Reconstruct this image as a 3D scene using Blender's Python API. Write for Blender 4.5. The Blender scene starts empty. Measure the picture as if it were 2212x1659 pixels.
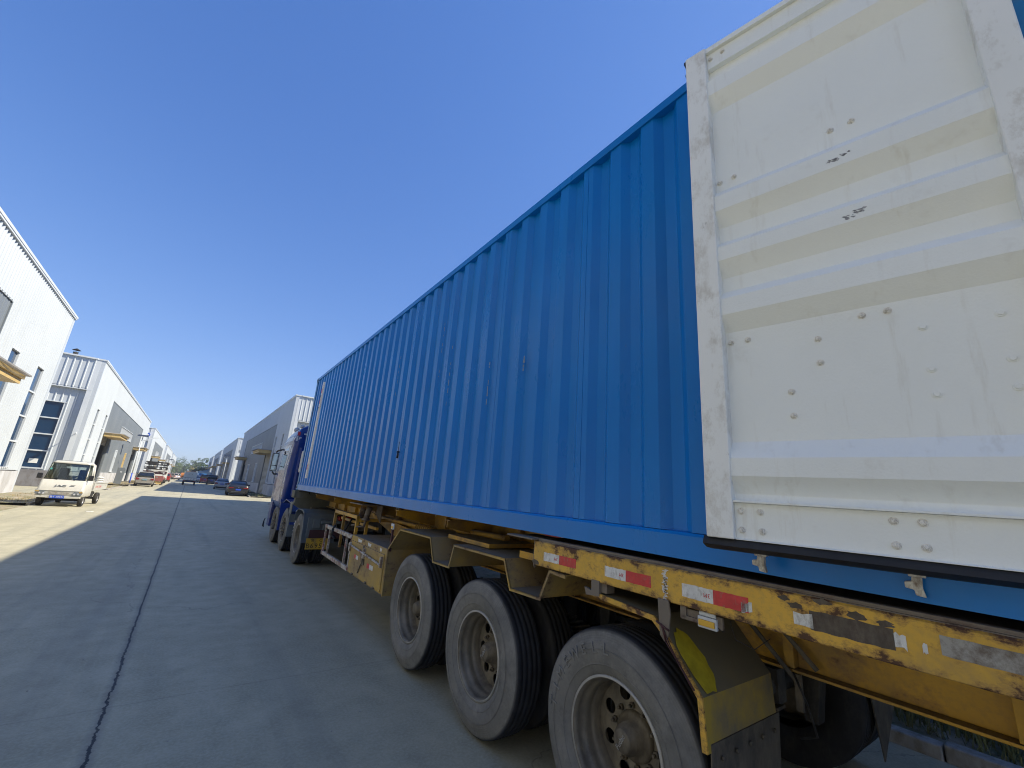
import bpy, bmesh, math, random
from mathutils import Vector, Matrix
random.seed(7)
S = bpy.context.scene
COL = S.collection
# ------------------------------------------------------------------ camera
H = 1.73
cam = bpy.data.cameras.new('camera')
cam.sensor_width = 36.0
cam.lens = 905.0/2212.0*36.0
cam.clip_start = 0.05; cam.clip_end = 3000
co = bpy.data.objects.new('camera', cam); COL.objects.link(co)
Mw = ((0.79548294, 0.21120841, 0.56797703), (-0.60200784, 0.16835520, 0.78054025), (0.06923478, -0.96283308, 0.26107281))
co.matrix_world = Matrix(((Mw[0][0], -Mw[0][1], -Mw[0][2], 0), (Mw[1][0], -Mw[1][1], -Mw[1][2], 0),
                          (Mw[2][0], -Mw[2][1], -Mw[2][2], H), (0, 0, 0, 1)))
S.camera = co
# ------------------------------------------------------------------ light
sunv = Vector((9.7, -4.8, 10.75)).normalized()
elev = math.asin(sunv.z)
w = bpy.data.worlds.new('World'); S.world = w; w.use_nodes = True
nt = w.node_tree
sky = nt.nodes.new('ShaderNodeTexSky'); sky.sky_type = 'NISHITA'; sky.sun_disc = False
sky.sun_elevation = elev; sky.sun_rotation = math.atan2(sunv.x, sunv.y)
sky.air_density = 1.0; sky.dust_density = 0.1; sky.ozone_density = 4.0; sky.altitude = 50
bg = nt.nodes['Background']; bg.inputs[1].default_value = 0.115
# photographic shoulder and saturation of the sky colour: c*a/(1+k*c)
v1 = nt.nodes.new('ShaderNodeVectorMath'); v1.operation = 'MULTIPLY'; v1.inputs[1].default_value = (.36, .24, .22)
v2 = nt.nodes.new('ShaderNodeVectorMath'); v2.operation = 'ADD'; v2.inputs[1].default_value = (1, 1, 1)
v3 = nt.nodes.new('ShaderNodeVectorMath'); v3.operation = 'DIVIDE'
v4 = nt.nodes.new('ShaderNodeVectorMath'); v4.operation = 'MULTIPLY'; v4.inputs[1].default_value = (.76, .66, .80)
hs = nt.nodes.new('ShaderNodeHueSaturation'); hs.inputs['Saturation'].default_value = 1.25
nt.links.new(sky.outputs[0], v1.inputs[0]); nt.links.new(v1.outputs[0], v2.inputs[0]); nt.links.new(sky.outputs[0], v3.inputs[0]); nt.links.new(v2.outputs[0], v3.inputs[1])
nt.links.new(v3.outputs[0], v4.inputs[0]); nt.links.new(v4.outputs[0], hs.inputs['Color']); nt.links.new(hs.outputs[0], bg.inputs[0])
sl = bpy.data.lights.new('sun', 'SUN'); sl.energy = 2.0; sl.angle = math.radians(0.53); sl.color = (1.0, 0.92, 0.76)
so = bpy.data.objects.new('sun', sl); COL.objects.link(so)
so.rotation_euler = sunv.to_track_quat('Z', 'Y').to_euler(); so.location = (20, -20, 40)
S.view_settings.view_transform = 'Standard'; S.view_settings.look = 'None'
S.view_settings.exposure = 2.02; S.view_settings.gamma = 1
S.render.engine = 'CYCLES'; S.cycles.filter_width = 1.05

# ------------------------------------------------------------------ materials
def lin(r, g, b):
    f = lambda c: ((c/255.0+0.055)/1.055)**2.4 if c > 10 else c/255.0/12.92
    return (f(r), f(g), f(b), 1)
class NT:
    def __init__(s, name):
        s.m = bpy.data.materials.new(name); s.m.use_nodes = True; s.t = s.m.node_tree
        s.b = s.t.nodes['Principled BSDF']; s.tc = None
    def n(s, typ, **kw):
        x = s.t.nodes.new(typ)
        for k, v in kw.items(): setattr(x, k, v)
        return x
    def l(s, a, b): s.t.links.new(a, b)
    def coord(s, scale=(1, 1, 1), geo=False):
        if s.tc is None: s.tc = s.n('ShaderNodeTexCoord')
        mp = s.n('ShaderNodeMapping'); mp.inputs['Scale'].default_value = scale
        if geo:
            g = s.n('ShaderNodeNewGeometry'); s.l(g.outputs['Position'], mp.inputs[0])
        else: s.l(s.tc.outputs['Object'], mp.inputs[0])
        return mp.outputs[0]
    def noise(s, scale, detail=4, rough=.55, vec=None, sc=(1, 1, 1), dist=0, geo=False):
        x = s.n('ShaderNodeTexNoise'); x.inputs['Scale'].default_value = scale; x.inputs['Detail'].default_value = detail
        x.inputs['Roughness'].default_value = rough; x.inputs['Distortion'].default_value = dist
        s.l(vec if vec is not None else s.coord(sc, geo), x.inputs['Vector']); return x.outputs['Fac']
    def ramp(s, fac, a, b, lo=0., hi=1.):
        r = s.n('ShaderNodeMapRange'); r.clamp = True
        s.l(fac, r.inputs[0]); r.inputs[1].default_value = a; r.inputs[2].default_value = b
        r.inputs[3].default_value = lo; r.inputs[4].default_value = hi; return r.outputs[0]
    def mix(s, fac, a, b, mode='MIX'):
        x = s.n('ShaderNodeMix', data_type='RGBA', blend_type=mode)
        if isinstance(fac, (int, float)): x.inputs[0].default_value = fac
        else: s.l(fac, x.inputs[0])
        for i, v in ((6, a), (7, b)):
            if isinstance(v, (tuple, list)): x.inputs[i].default_value = v
            else: s.l(v, x.inputs[i])
        return x.outputs[2]
    def math(s, op, a, b=None):
        x = s.n('ShaderNodeMath', operation=op)
        for i, v in enumerate((a, b)):
            if v is None: continue
            if isinstance(v, (int, float)): x.inputs[i].default_value = v
            else: s.l(v, x.inputs[i])
        return x.outputs[0]
    def sep(s, vec):
        x = s.n('ShaderNodeSeparateXYZ'); s.l(vec, x.inputs[0]); return x.outputs
    def bump(s, h, strength=.3, dist=.01):
        b = s.n('ShaderNodeBump'); b.inputs['Strength'].default_value = strength; b.inputs['Distance'].default_value = dist
        s.l(h, b.inputs['Height']); s.l(b.outputs[0], s.b.inputs['Normal'])
    def out(s, col, rough=.5, metal=0, spec=.5):
        if isinstance(col, (tuple, list)): s.b.inputs['Base Color'].default_value = col
        else: s.l(col, s.b.inputs['Base Color'])
        if isinstance(rough, (int, float)): s.b.inputs['Roughness'].default_value = rough
        else: s.l(rough, s.b.inputs['Roughness'])
        s.b.inputs['Metallic'].default_value = metal; s.b.inputs['Specular IOR Level'].default_value = spec
        return s.m
def sc(c, k): return (min(c[0]*k, 1), min(c[1]*k, 1), min(c[2]*k, 1), 1)
def plain(name, col, rough=.5, metal=0, var=.12, scale=4, dirt=None, dirtamt=.5, bump=.0, bscale=60, spec=.5):
    t = NT(name); f = t.noise(scale, 5)
    c = t.mix(t.ramp(f, .3, .7), sc(col, 1-var), sc(col, 1+var))
    if dirt:
        d = t.noise(scale*1.7, 8, .7, sc=(1, 1, .5)); c = t.mix(t.ramp(d, .62-dirtamt*.35, .8-dirtamt*.2), c, dirt)
    if bump: t.bump(t.noise(bscale, 6), bump, .004)
    return t.out(c, rough, metal, spec)
def rusty(name, col, rust, amt=.5, scale=9, dust=None, dustamt=.3, rough=.5, edges=None, up=None):
    t = NT(name)
    a = t.noise(scale, 9, .72, sc=(1, 1, 1.6)); b = t.noise(scale*.28, 3)
    s = t.math('ADD', t.math('MULTIPLY', a, .65), t.math('MULTIPLY', b, .45))
    if edges:
        x_, y_, z_ = t.sep(t.coord())
        s = t.math('ADD', s, t.math('ADD', t.ramp(z_, edges[1]-.035, edges[1], 0, .10), t.ramp(z_, edges[0]+.025, edges[0], 0, .075)))
    k = t.ramp(s, .695-amt*.2, .755-amt*.2, 0, .95)
    base = t.mix(t.ramp(t.noise(2.2, 5), .3, .7), sc(col, .85), sc(col, 1.1))
    if dust:
        base = t.mix(t.ramp(t.noise(1.5, 7, .65), .6-dustamt*.45, .85-dustamt*.4), base, dust)
        base = t.mix(t.ramp(t.noise(40, 3), .45, .75, 0, .25), base, dust)
    halo = t.ramp(s, .62-amt*.2, .71-amt*.2, 0, .55)
    c = t.mix(halo, base, sc(rust, 1.9))
    if up: c = settle(t, c, up)
    c = t.mix(k, c, t.mix(t.noise(60, 4), sc(rust, .55), sc(rust, 1.3)))
    t.bump(t.math('ADD', t.math('MULTIPLY', k, -.4), t.math('MULTIPLY', t.noise(90, 5), .3)), .35, .004)
    return t.out(c, t.math('ADD', t.math('MULTIPLY', k, .35), rough))
def settle(t, c, dust, lo=.25, hi=.7, amt=.95):
    g = t.n('ShaderNodeNewGeometry'); x, y, z = t.sep(g.outputs['Normal'])
    return t.mix(t.math('MULTIPLY', t.ramp(t.math('ADD', z, t.math('MULTIPLY', t.math('SUBTRACT', t.noise(5, 6, .7), .5), .3)), lo, hi), amt), c, dust)
def glass_dark(name, col=(.01, .014, .02, 1), rough=.04):
    t = NT(name); return t.out(col, rough, 0, .9)
M = {}
def build_materials():
    # concrete road
    t = NT('concrete road'); v = t.coord(geo=True)
    n1 = t.noise(.35, 6, .6, v); n2 = t.noise(3.2, 8, .65, v); n3 = t.noise(45, 4, .6, v); n4 = t.noise(1.3, 6, .6, t.coord((1, .22, 1), True))
    c = t.mix(t.ramp(n1, .3, .7), (.36, .33, .225, 1), (.47, .43, .295, 1))
    c = t.mix(t.ramp(n2, .38, .66, 0, .7), c, (.29, .27, .185, 1))
    c = t.mix(t.ramp(n4, .48, .68, 0, .75), c, (.275, .26, .178, 1))
    c = t.mix(t.ramp(t.noise(7, 9, .75, v), .64, .70, 0, .6), c, (.2, .19, .17, 1))
    c = t.mix(t.ramp(t.noise(11, 6, .7, v, dist=.4), .70, .73, 0, .5), c, (.5, .49, .46, 1))
    c = t.mix(t.ramp(n3, .4, .7, 0, .45), c, (.54, .50, .38, 1))
    trk = t.noise(1.5, 5, .6, t.coord((1.0, .03, 1), True))
    c = t.mix(t.ramp(trk, .52, .68, 0, .42), c, (.19, .185, .15, 1))
    vs = t.n('ShaderNodeTexVoronoi'); vs.inputs['Scale'].default_value = 2.3; t.l(v, vs.inputs['Vector'])
    spot = t.math('MULTIPLY', t.math('LESS_THAN', t.math('ADD', vs.outputs['Distance'], t.math('MULTIPLY', t.noise(18, 4, .7, v), .10)), .10), t.ramp(t.noise(.9, 3, .5, v), .42, .56, 0, .4))
    c = t.mix(spot, c, (.10, .10, .09, 1))
    oil = t.ramp(t.noise(.55, 6, .7, t.coord((1, .5, 1), True)), .60, .72, 0, .45); c = t.mix(oil, c, (.15, .145, .125, 1))
    x, y, z = t.sep(v)
    # longitudinal sealed joint, ragged
    wob = t.math('ADD', t.math('MULTIPLY', t.math('SUBTRACT', t.noise(1.6, 8, .8, v), .5), .06), t.math('MULTIPLY', t.math('SUBTRACT', t.noise(14, 5, .8, v), .5), .06))
    d = t.math('ABSOLUTE', t.math('ADD', t.math('ADD', x, .13), wob))
    wd = t.math('ADD', t.math('MULTIPLY', t.ramp(t.noise(5.5, 8, .85, v), .3, .75), .015), .002)
    j = t.math('LESS_THAN', d, wd)
    rim = t.ramp(t.math('SUBTRACT', d, wd), 0, .05, .45, 0)
    c = t.mix(rim, c, (.12, .12, .12, 1)); c = t.mix(j, c, (.022, .023, .026, 1))
    # far longitudinal joints and cross joints each 5 m
    yy = t.math('FRACT', t.math('DIVIDE', t.math('ADD', t.math('ADD', y, 12.8), t.math('MULTIPLY', t.math('SUBTRACT', t.noise(2, 6, .7, v), .5), .05)), 5.0))
    dj = t.math('MULTIPLY', t.math('ABSOLUTE', t.math('SUBTRACT', yy, .5)), 5.0)
    cj = t.math('LESS_THAN', dj, t.math('MULTIPLY', t.noise(3, 4, .6, v), .016))
    c = t.mix(t.math('MULTIPLY', cj, .18), c, (.05, .05, .05, 1))
    # hairline cracks
    vo = t.n('ShaderNodeTexVoronoi', feature='DISTANCE_TO_EDGE'); vo.inputs['Scale'].default_value = .22
    mp = t.n('ShaderNodeVectorMath', operation='ADD'); t.l(v, mp.inputs[0])
    nn = t.n('ShaderNodeTexNoise'); nn.inputs['Scale'].default_value = 1.1; nn.inputs['Detail'].default_value = 6; t.l(v, nn.inputs['Vector']); t.l(nn.outputs['Color'], mp.inputs[1]); t.l(mp.outputs[0], vo.inputs['Vector'])
    c = t.mix(t.math('MULTIPLY', t.math('LESS_THAN', vo.outputs['Distance'], .0012), .35), c, (.08, .08, .08, 1))
    h = t.math('ADD', t.math('MULTIPLY', n3, .35), t.math('ADD', t.math('MULTIPLY', t.noise(160, 3, .6, v), .25), t.math('MULTIPLY', j, -2.)))
    t.bump(h, .35, .006)
    M['road'] = t.out(c, t.ramp(n2, .2, .8, .55, .8))
    # earth and pavement
    t = NT('dry earth'); v = t.coord(geo=True)
    c = t.mix(t.ramp(t.noise(.8, 8, .65, v), .35, .65), (.26, .2, .13, 1), (.36, .31, .23, 1)); c = t.mix(t.ramp(t.noise(3, 7, .7, v), .45, .6), c, (.13, .14, .06, 1))
    c = t.mix(t.ramp(t.noise(24, 5, .7, v), .5, .7, 0, .5), c, (.42, .38, .3, 1)); t.bump(t.noise(14, 7, .7, v), .8, .03); M['earth'] = t.out(c, .95)
    t = NT('pavement'); v = t.coord(geo=True); c = t.mix(t.ramp(t.noise(1.1, 7, .65, v), .35, .7), (.3, .28, .25, 1), (.42, .4, .36, 1))
    br = t.n('ShaderNodeTexBrick'); br.inputs['Scale'].default_value = 2.0; br.inputs['Color1'].default_value = (1, 1, 1, 1); br.inputs['Color2'].default_value = (.85, .83, .8, 1); br.inputs['Mortar'].default_value = (.45, .42, .38, 1); br.inputs['Mortar Size'].default_value = .012; t.l(v, br.inputs['Vector'])
    c = t.mix(.8, c, br.outputs['Color'], 'MULTIPLY'); M['pave'] = t.out(c, .85)
    M['kerb'] = plain('kerb stone', (.36, .34, .31, 1), .85, 0, .25, 6, (.2, .17, .12, 1), .5, .6, 40)
    M['far'] = plain('field', (.14, .15, .07, 1), .95, 0, .3, .05)
    # container blue
    t = NT('blue container paint')
    f = t.noise(.8, 4); c = t.mix(t.ramp(f, .3, .7), (.0005, .165, .53, 1), (.001, .20, .61, 1))
    st = t.noise(5, 7, .7, sc=(1, 1, .06)); c = t.mix(t.ramp(st, .5, .75, 0, .5), c, (.004, .17, .48, 1))
    du = t.noise(2.6, 8, .7, sc=(1, 1, .4)); c = t.mix(t.ramp(du, .58, .8, 0, .25), c, (.03, .22, .4, 1))
    sp = t.noise(34, 6, .75, sc=(1, 1, .35)); k = t.ramp(sp, .70, .73); c = t.mix(k, c, (.22, .14, .1, 1))
    t.bump(t.math('ADD', t.noise(2.2, 3), t.math('MULTIPLY', t.noise(60, 3), .02)), .1, .012)
    M['blue'] = t.out(c, t.ramp(du, .3, .8, .24, .42), 0, .34)
    M['blue_dk'] = plain('blue frame paint', (.004, .17, .42, 1), .4, 0, .12, 3, (.1, .12, .14, 1), .3)
    # door white
    t = NT('white door paint')
    c = t.mix(t.ramp(t.noise(1.4, 5), .3, .7), (.85, .87, .83, 1), (.90, .92, .88, 1))
    c = t.mix(t.ramp(t.noise(5, 9, .75, sc=(1, 1, 1)), .58, .76, 0, .45), c, (.66, .64, .57, 1))
    c = t.mix(t.ramp(t.noise(3.5, 7, .7, sc=(3, 3, .35)), .58, .72, 0, .4), c, (.6, .56, .47, 1))
    c = t.mix(t.ramp(t.noise(30, 6, .8, sc=(1, 1, .5)), .70, .76, 0, .6), c, (.4, .38, .34, 1))
    t.bump(t.math('ADD', t.noise(110, 3), t.math('MULTIPLY', t.noise(2.5, 5), 5.)), .2, .006)
    M['door'] = t.out(c, .42)
    t = NT('white scuffed post paint')
    c = t.mix(t.ramp(t.noise(1.4, 5), .3, .7), (.83, .84, .80, 1), (.9, .9, .86, 1))
    c = t.mix(t.ramp(t.noise(9, 9, .75, sc=(1, 1, .6)), .49, .63, 0, .75), c, (.60, .57, .5, 1))
    c = t.mix(t.ramp(t.noise(26, 8, .8, sc=(1, 1, .5)), .64, .69, 0, .7), c, (.22, .21, .2, 1))
    t.bump(t.noise(30, 6), .2, .003); M['post'] = t.out(c, .45)
    M['bolt'] = plain('painted bolt', (.82, .80, .73, 1), .5, 0, .15, 60, (.4, .36, .28, 1), .4)
    M['rubber'] = plain('black rubber seal', (.014, .014, .015, 1), .6, 0, .3, 12)
    M['scuff'] = plain('grey scuff', (.36, .36, .36, 1), .7, 0, .4, 60)
    M['zinc'] = plain('zinc cam', (.6, .58, .52, 1), .5, .0, .25, 30, (.2, .14, .1, 1), .5)
    Y = (.60, .345, .035, 1); RU = (.085, .04, .024, 1); DU = (.19, .155, .105, 1)
    M['yellow'] = rusty('rusty yellow beam paint', (.68, .40, .05, 1), RU, .36, 17, DU, .15, edges=(1.275, 1.428))
    M['yellow_d'] = rusty('dusty yellow chassis paint', (.56, .31, .025, 1), RU, .3, 6, (.15, .11, .06, 1), .35, up=(.13, .105, .075, 1))
    M['yellow_b'] = rusty('dusty toolbox paint', (.52, .34, .07, 1), (.1, .06, .04, 1), .36, 8, (.29, .22, .11, 1), .6, .7, up=(.17, .15, .12, 1))
    t = NT('yellow mud panel')
    x, y, z = t.sep(t.coord()); n = t.noise(2.2, 7, .65)
    c = t.mix(t.ramp(n, .42, .60), (.20, .165, .10, 1), (.42, .29, .045, 1)); c = t.mix(t.ramp(t.noise(16, 6, .7, sc=(1, 1, .25)), .5, .75, 0, .5), c, (.2, .17, .11, 1))
    c = settle(t, c, (.135, .12, .082, 1), .15, .5, .9); t.bump(t.noise(30, 5), .15, .004); M['mudpanel'] = t.out(c, .75)
    M['mudclean'] = plain('wiped yellow panel paint', (.43, .33, .015, 1), .6, 0, .25, 14)
    M['dust_metal'] = plain('dusty grey steel', (.085, .075, .06, 1), .8, 0, .25, 5, (.18, .15, .11, 1), .5, .3, 50)
    M['worn_steel'] = rusty('worn rusty deck plate', (.17, .14, .115, 1), (.07, .045, .035, 1), .55, 9, (.2, .17, .13, 1), .5, .7)
    M['grey_box'] = plain('olive grey dusty box', (.13, .125, .09, 1), .75, 0, .15, 3, (.2, .18, .13, 1), .4)
    t = NT('worn guard frame paint')
    c = t.mix(t.ramp(t.noise(9, 8, .8), .45, .52), (.22, .16, .11, 1), (.5, .47, .42, 1)); c = t.mix(t.ramp(t.noise(6, 8, .75), .55, .62), c, (.3, .09, .08, 1)); M['guard'] = t.out(c, .7)
    # tyre
    t = NT('tyre rubber dusty'); tc = t.coord()
    x, y, z = t.sep(tc)
    r = t.math('SQRT', t.math('ADD', t.math('MULTIPLY', y, y), t.math('MULTIPLY', z, z)))
    side = t.ramp(r, .505, .522, 1, 0); n = t.noise(5, 8, .7, geo=True); n2 = t.noise(22, 7, .75, geo=True)
    dust = t.mix(t.ramp(n, .35, .68), (.125, .122, .112, 1), (.2, .192, .172, 1)); dust = t.mix(t.ramp(n2, .56, .72, 0, .55), dust, (.06, .06, .062, 1))
    ring = t.ramp(t.noise(3, 6, .8, geo=True), .5, .62, 0, .4)
    dust = t.mix(ring, dust, (.27, .26, .235, 1))
    tread = t.mix(t.ramp(n, .4, .7), (.012, .0125, .015, 1), (.03, .03, .034, 1))
    c = t.mix(t.math('MULTIPLY', side, t.ramp(n, .2, .45, .8, 1)), tread, dust)
    rs = t.math('MULTIPLY', t.math('SINE', t.math('MULTIPLY', r, 520)), t.ramp(r, .39, .5, 0, .5))
    t.bump(t.math('ADD', t.math('MULTIPLY', n2, .8), rs), .3, .003)
    M['tyre'] = t.out(c, .8)
    M['tyre_shaded'] = plain('inner tyre rubber with painted shade', (.02, .02, .022, 1), .8, 0, .3, 6, (.05, .047, .042, 1), .4, .2, 30)  # darker tyre copy for inner duals; shade under the trailer put into the colour
    M['tyre_txt'] = plain('tyre lettering rubber', (.2, .196, .18, 1), .85, 0, .2, 20)
    M['rim'] = plain('dusty steel rim', (.15, .13, .10, 1), .5, .25, .3, 5, (.29, .25, .18, 1), .6, .1, 40)
    M['rim_edge'] = plain('pale rim edge', (.4, .385, .35, 1), .5, .4, .2, 9)
    M['hub'] = plain('brown dusty hub', (.12, .1, .07, 1), .6, .2, .3, 14, (.2, .17, .12, 1), .5)
    M['dark'] = plain('dark underbody', (.015, .014, .013, 1), .8, 0, .3, 6, (.05, .045, .035, 1), .3)
    M['black'] = plain('black plastic', (.015, .015, .017, 1), .4, 0, .2, 8)
    M['cabblue'] = plain('deep blue cab paint', (.001, .028, .19, 1), .22, 0, .12, 2, spec=.6)
    M['cabblue2'] = plain('blue fender paint', (.01, .035, .2, 1), .35, 0, .2, 4, (.1, .1, .1, 1), .3)
    t = NT('patterned cab side film'); c = t.mix(t.ramp(t.noise(7, 3, .5, dist=1.2), .42, .52), (.16, .13, .19, 1), (.5, .46, .48, 1)); c = t.mix(t.ramp(t.noise(11, 3, .5, dist=2), .6, .66), c, (.45, .18, .16, 1)); M['film'] = t.out(c, .35)
    M['cabgrey'] = plain('silver cab panel', (.42, .45, .5, 1), .3, .1, .12, 2)
    M['fendergrey'] = plain('grey plastic fender', (.12, .14, .15, 1), .6, 0, .15, 3, (.2, .18, .15, 1), .3)
    M['white'] = plain('white paint', (.74, .74, .70, 1), .35, 0, .05, 2, (.5, .46, .38, 1), .2)
    M['cream'] = plain('cream truck paint', (.54, .53, .48, 1), .35, 0, .05, 2, (.5, .45, .35, 1), .25)
    M['refl_w'] = plain('white reflective tape', (.68, .68, .66, 1), .35, 0, .1, 30, (.3, .28, .25, 1), .35)
    M['refl_r'] = plain('red reflective tape', (.56, .03, .035, 1), .35, 0, .15, 30, (.3, .16, .13, 1), .25)
    t = NT('peeled silver tape'); c = t.mix(t.ramp(t.noise(13, 9, .75), .42, .6), (.36, .35, .32, 1), (.16, .13, .105, 1)); c = t.mix(t.ramp(t.noise(9, 9, .8), .60, .66), c, (.09, .04, .035, 1)); M['peeled'] = t.out(c, .6, .2)
    M['glue'] = plain('brown glue residue', (.12, .1, .075, 1), .85, 0, .35, 16, (.07, .05, .04, 1), .6, .5, 60)
    M['plate_y'] = plain('yellow number plate', (.55, .34, .03, 1), .5, 0, .12, 8, (.25, .18, .08, 1), .4)
    M['plate_b'] = plain('blue number plate', (.02, .08, .5, 1), .4, 0, .05, 8)
    M['ink'] = plain('plate black ink', (.02, .016, .01, 1), .6)
    M['inkred'] = plain('red print', (.5, .04, .04, 1), .5)
    M['maroon'] = plain('maroon panel', (.06, .02, .022, 1), .7, 0, .2, 5)
    M['amber'] = plain('amber lamp lens', (.7, .4, .04, 1), .25)
    M['lamp_red'] = plain('red lamp lens', (.24, .012, .01, 1), .2)
    M['lamp_clear'] = plain('clear lamp lens', (.55, .56, .6, 1), .12, .3)
    M['chrome'] = plain('chrome', (.6, .6, .6, 1), .15, 1)
    M['mirror'] = plain('mirror glass', (.55, .6, .6, 1), .02, 1, .02)
    M['glass'] = glass_dark('tinted window glass')
    M['win'] = glass_dark('blue office glass', (.008, .035, .085, 1), .05)
    M['winlight'] = plain('pale curtain glass', (.42, .47, .5, 1), .1, 0, .1, .8)
    t = NT('clear windscreen'); tr = t.n('ShaderNodeBsdfTransparent'); gl = t.n('ShaderNodeBsdfGlossy'); gl.inputs['Roughness'].default_value = .02
    tr.inputs[0].default_value = (.62, .68, .66, 1); mx = t.n('ShaderNodeMixShader'); mx.inputs[0].default_value = .1
    t.l(tr.outputs[0], mx.inputs[1]); t.l(gl.outputs[0], mx.inputs[2]); t.l(mx.outputs[0], t.t.nodes['Material Output'].inputs[0]); M['clear'] = t.m
    # buildings
    M['siding'] = plain('white steel siding', (.50, .535, .565, 1), .45, 0, .05, .25, (.46, .485, .5, 1), .2)
    M['trim'] = plain('white flashing', (.6, .63, .65, 1), .4, 0, .08, .6)
    M['greypanel'] = plain('grey steel panel', (.165, .185, .2, 1), .5, 0, .08, .3, (.23, .24, .25, 1), .3)
    M['plinth'] = plain('whitewashed plinth', (.5, .5, .51, 1), .8, 0, .12, .8, (.33, .32, .3, 1), .45)
    M['brick'] = plain('grey base course', (.2, .195, .2, 1), .85, 0, .15, 1.5, (.13, .11, .1, 1), .4)
    M['canopy'] = plain('ochre canopy fascia', (.56, .40, .16, 1), .55, 0, .12, 1.5, (.3, .2, .1, 1), .2)
    M['rooftile'] = plain('grey canopy sheet', (.25, .24, .23, 1), .6, 0, .2, 2)
    t = NT('cream roller shutter'); x, y, z = t.sep(t.coord()); wv = t.math('FRACT', t.math('MULTIPLY', z, 7)); c = t.mix(t.ramp(wv, .7, .95), (.42, .39, .31, 1), (.14, .12, .1, 1)); t.bump(t.math('SINE', t.math('MULTIPLY', z, 44)), .8, .03); M['shutter'] = t.out(c, .6)
    M['interior'] = plain('dim hall interior', (.03, .03, .03, 1), .9)
    M['bluesign'] = plain('blue sign face', (.02, .08, .5, 1), .5)
    M['leafA'] = plain('dark green foliage', (.032, .062, .018, 1), .7, 0, .5, .7)
    M['leafB'] = plain('mid green foliage', (.06, .095, .025, 1), .7, 0, .45, .7)
    M['leafC'] = plain('yellow green foliage', (.15, .13, .04, 1), .7, 0, .4, .7)
    M['bark'] = plain('bark', (.08, .06, .045, 1), .9)
    M['grassmat'] = plain('dry grass blades', (.17, .17, .065, 1), .85, 0, .5, 2)
    M['grassdry'] = plain('straw grass blades', (.33, .26, .13, 1), .85, 0, .3, 3)
build_materials()
def carpaint(name, c, rough=.25): return plain(name, c, rough, .1, .06, 1.5, spec=.7)

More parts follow.
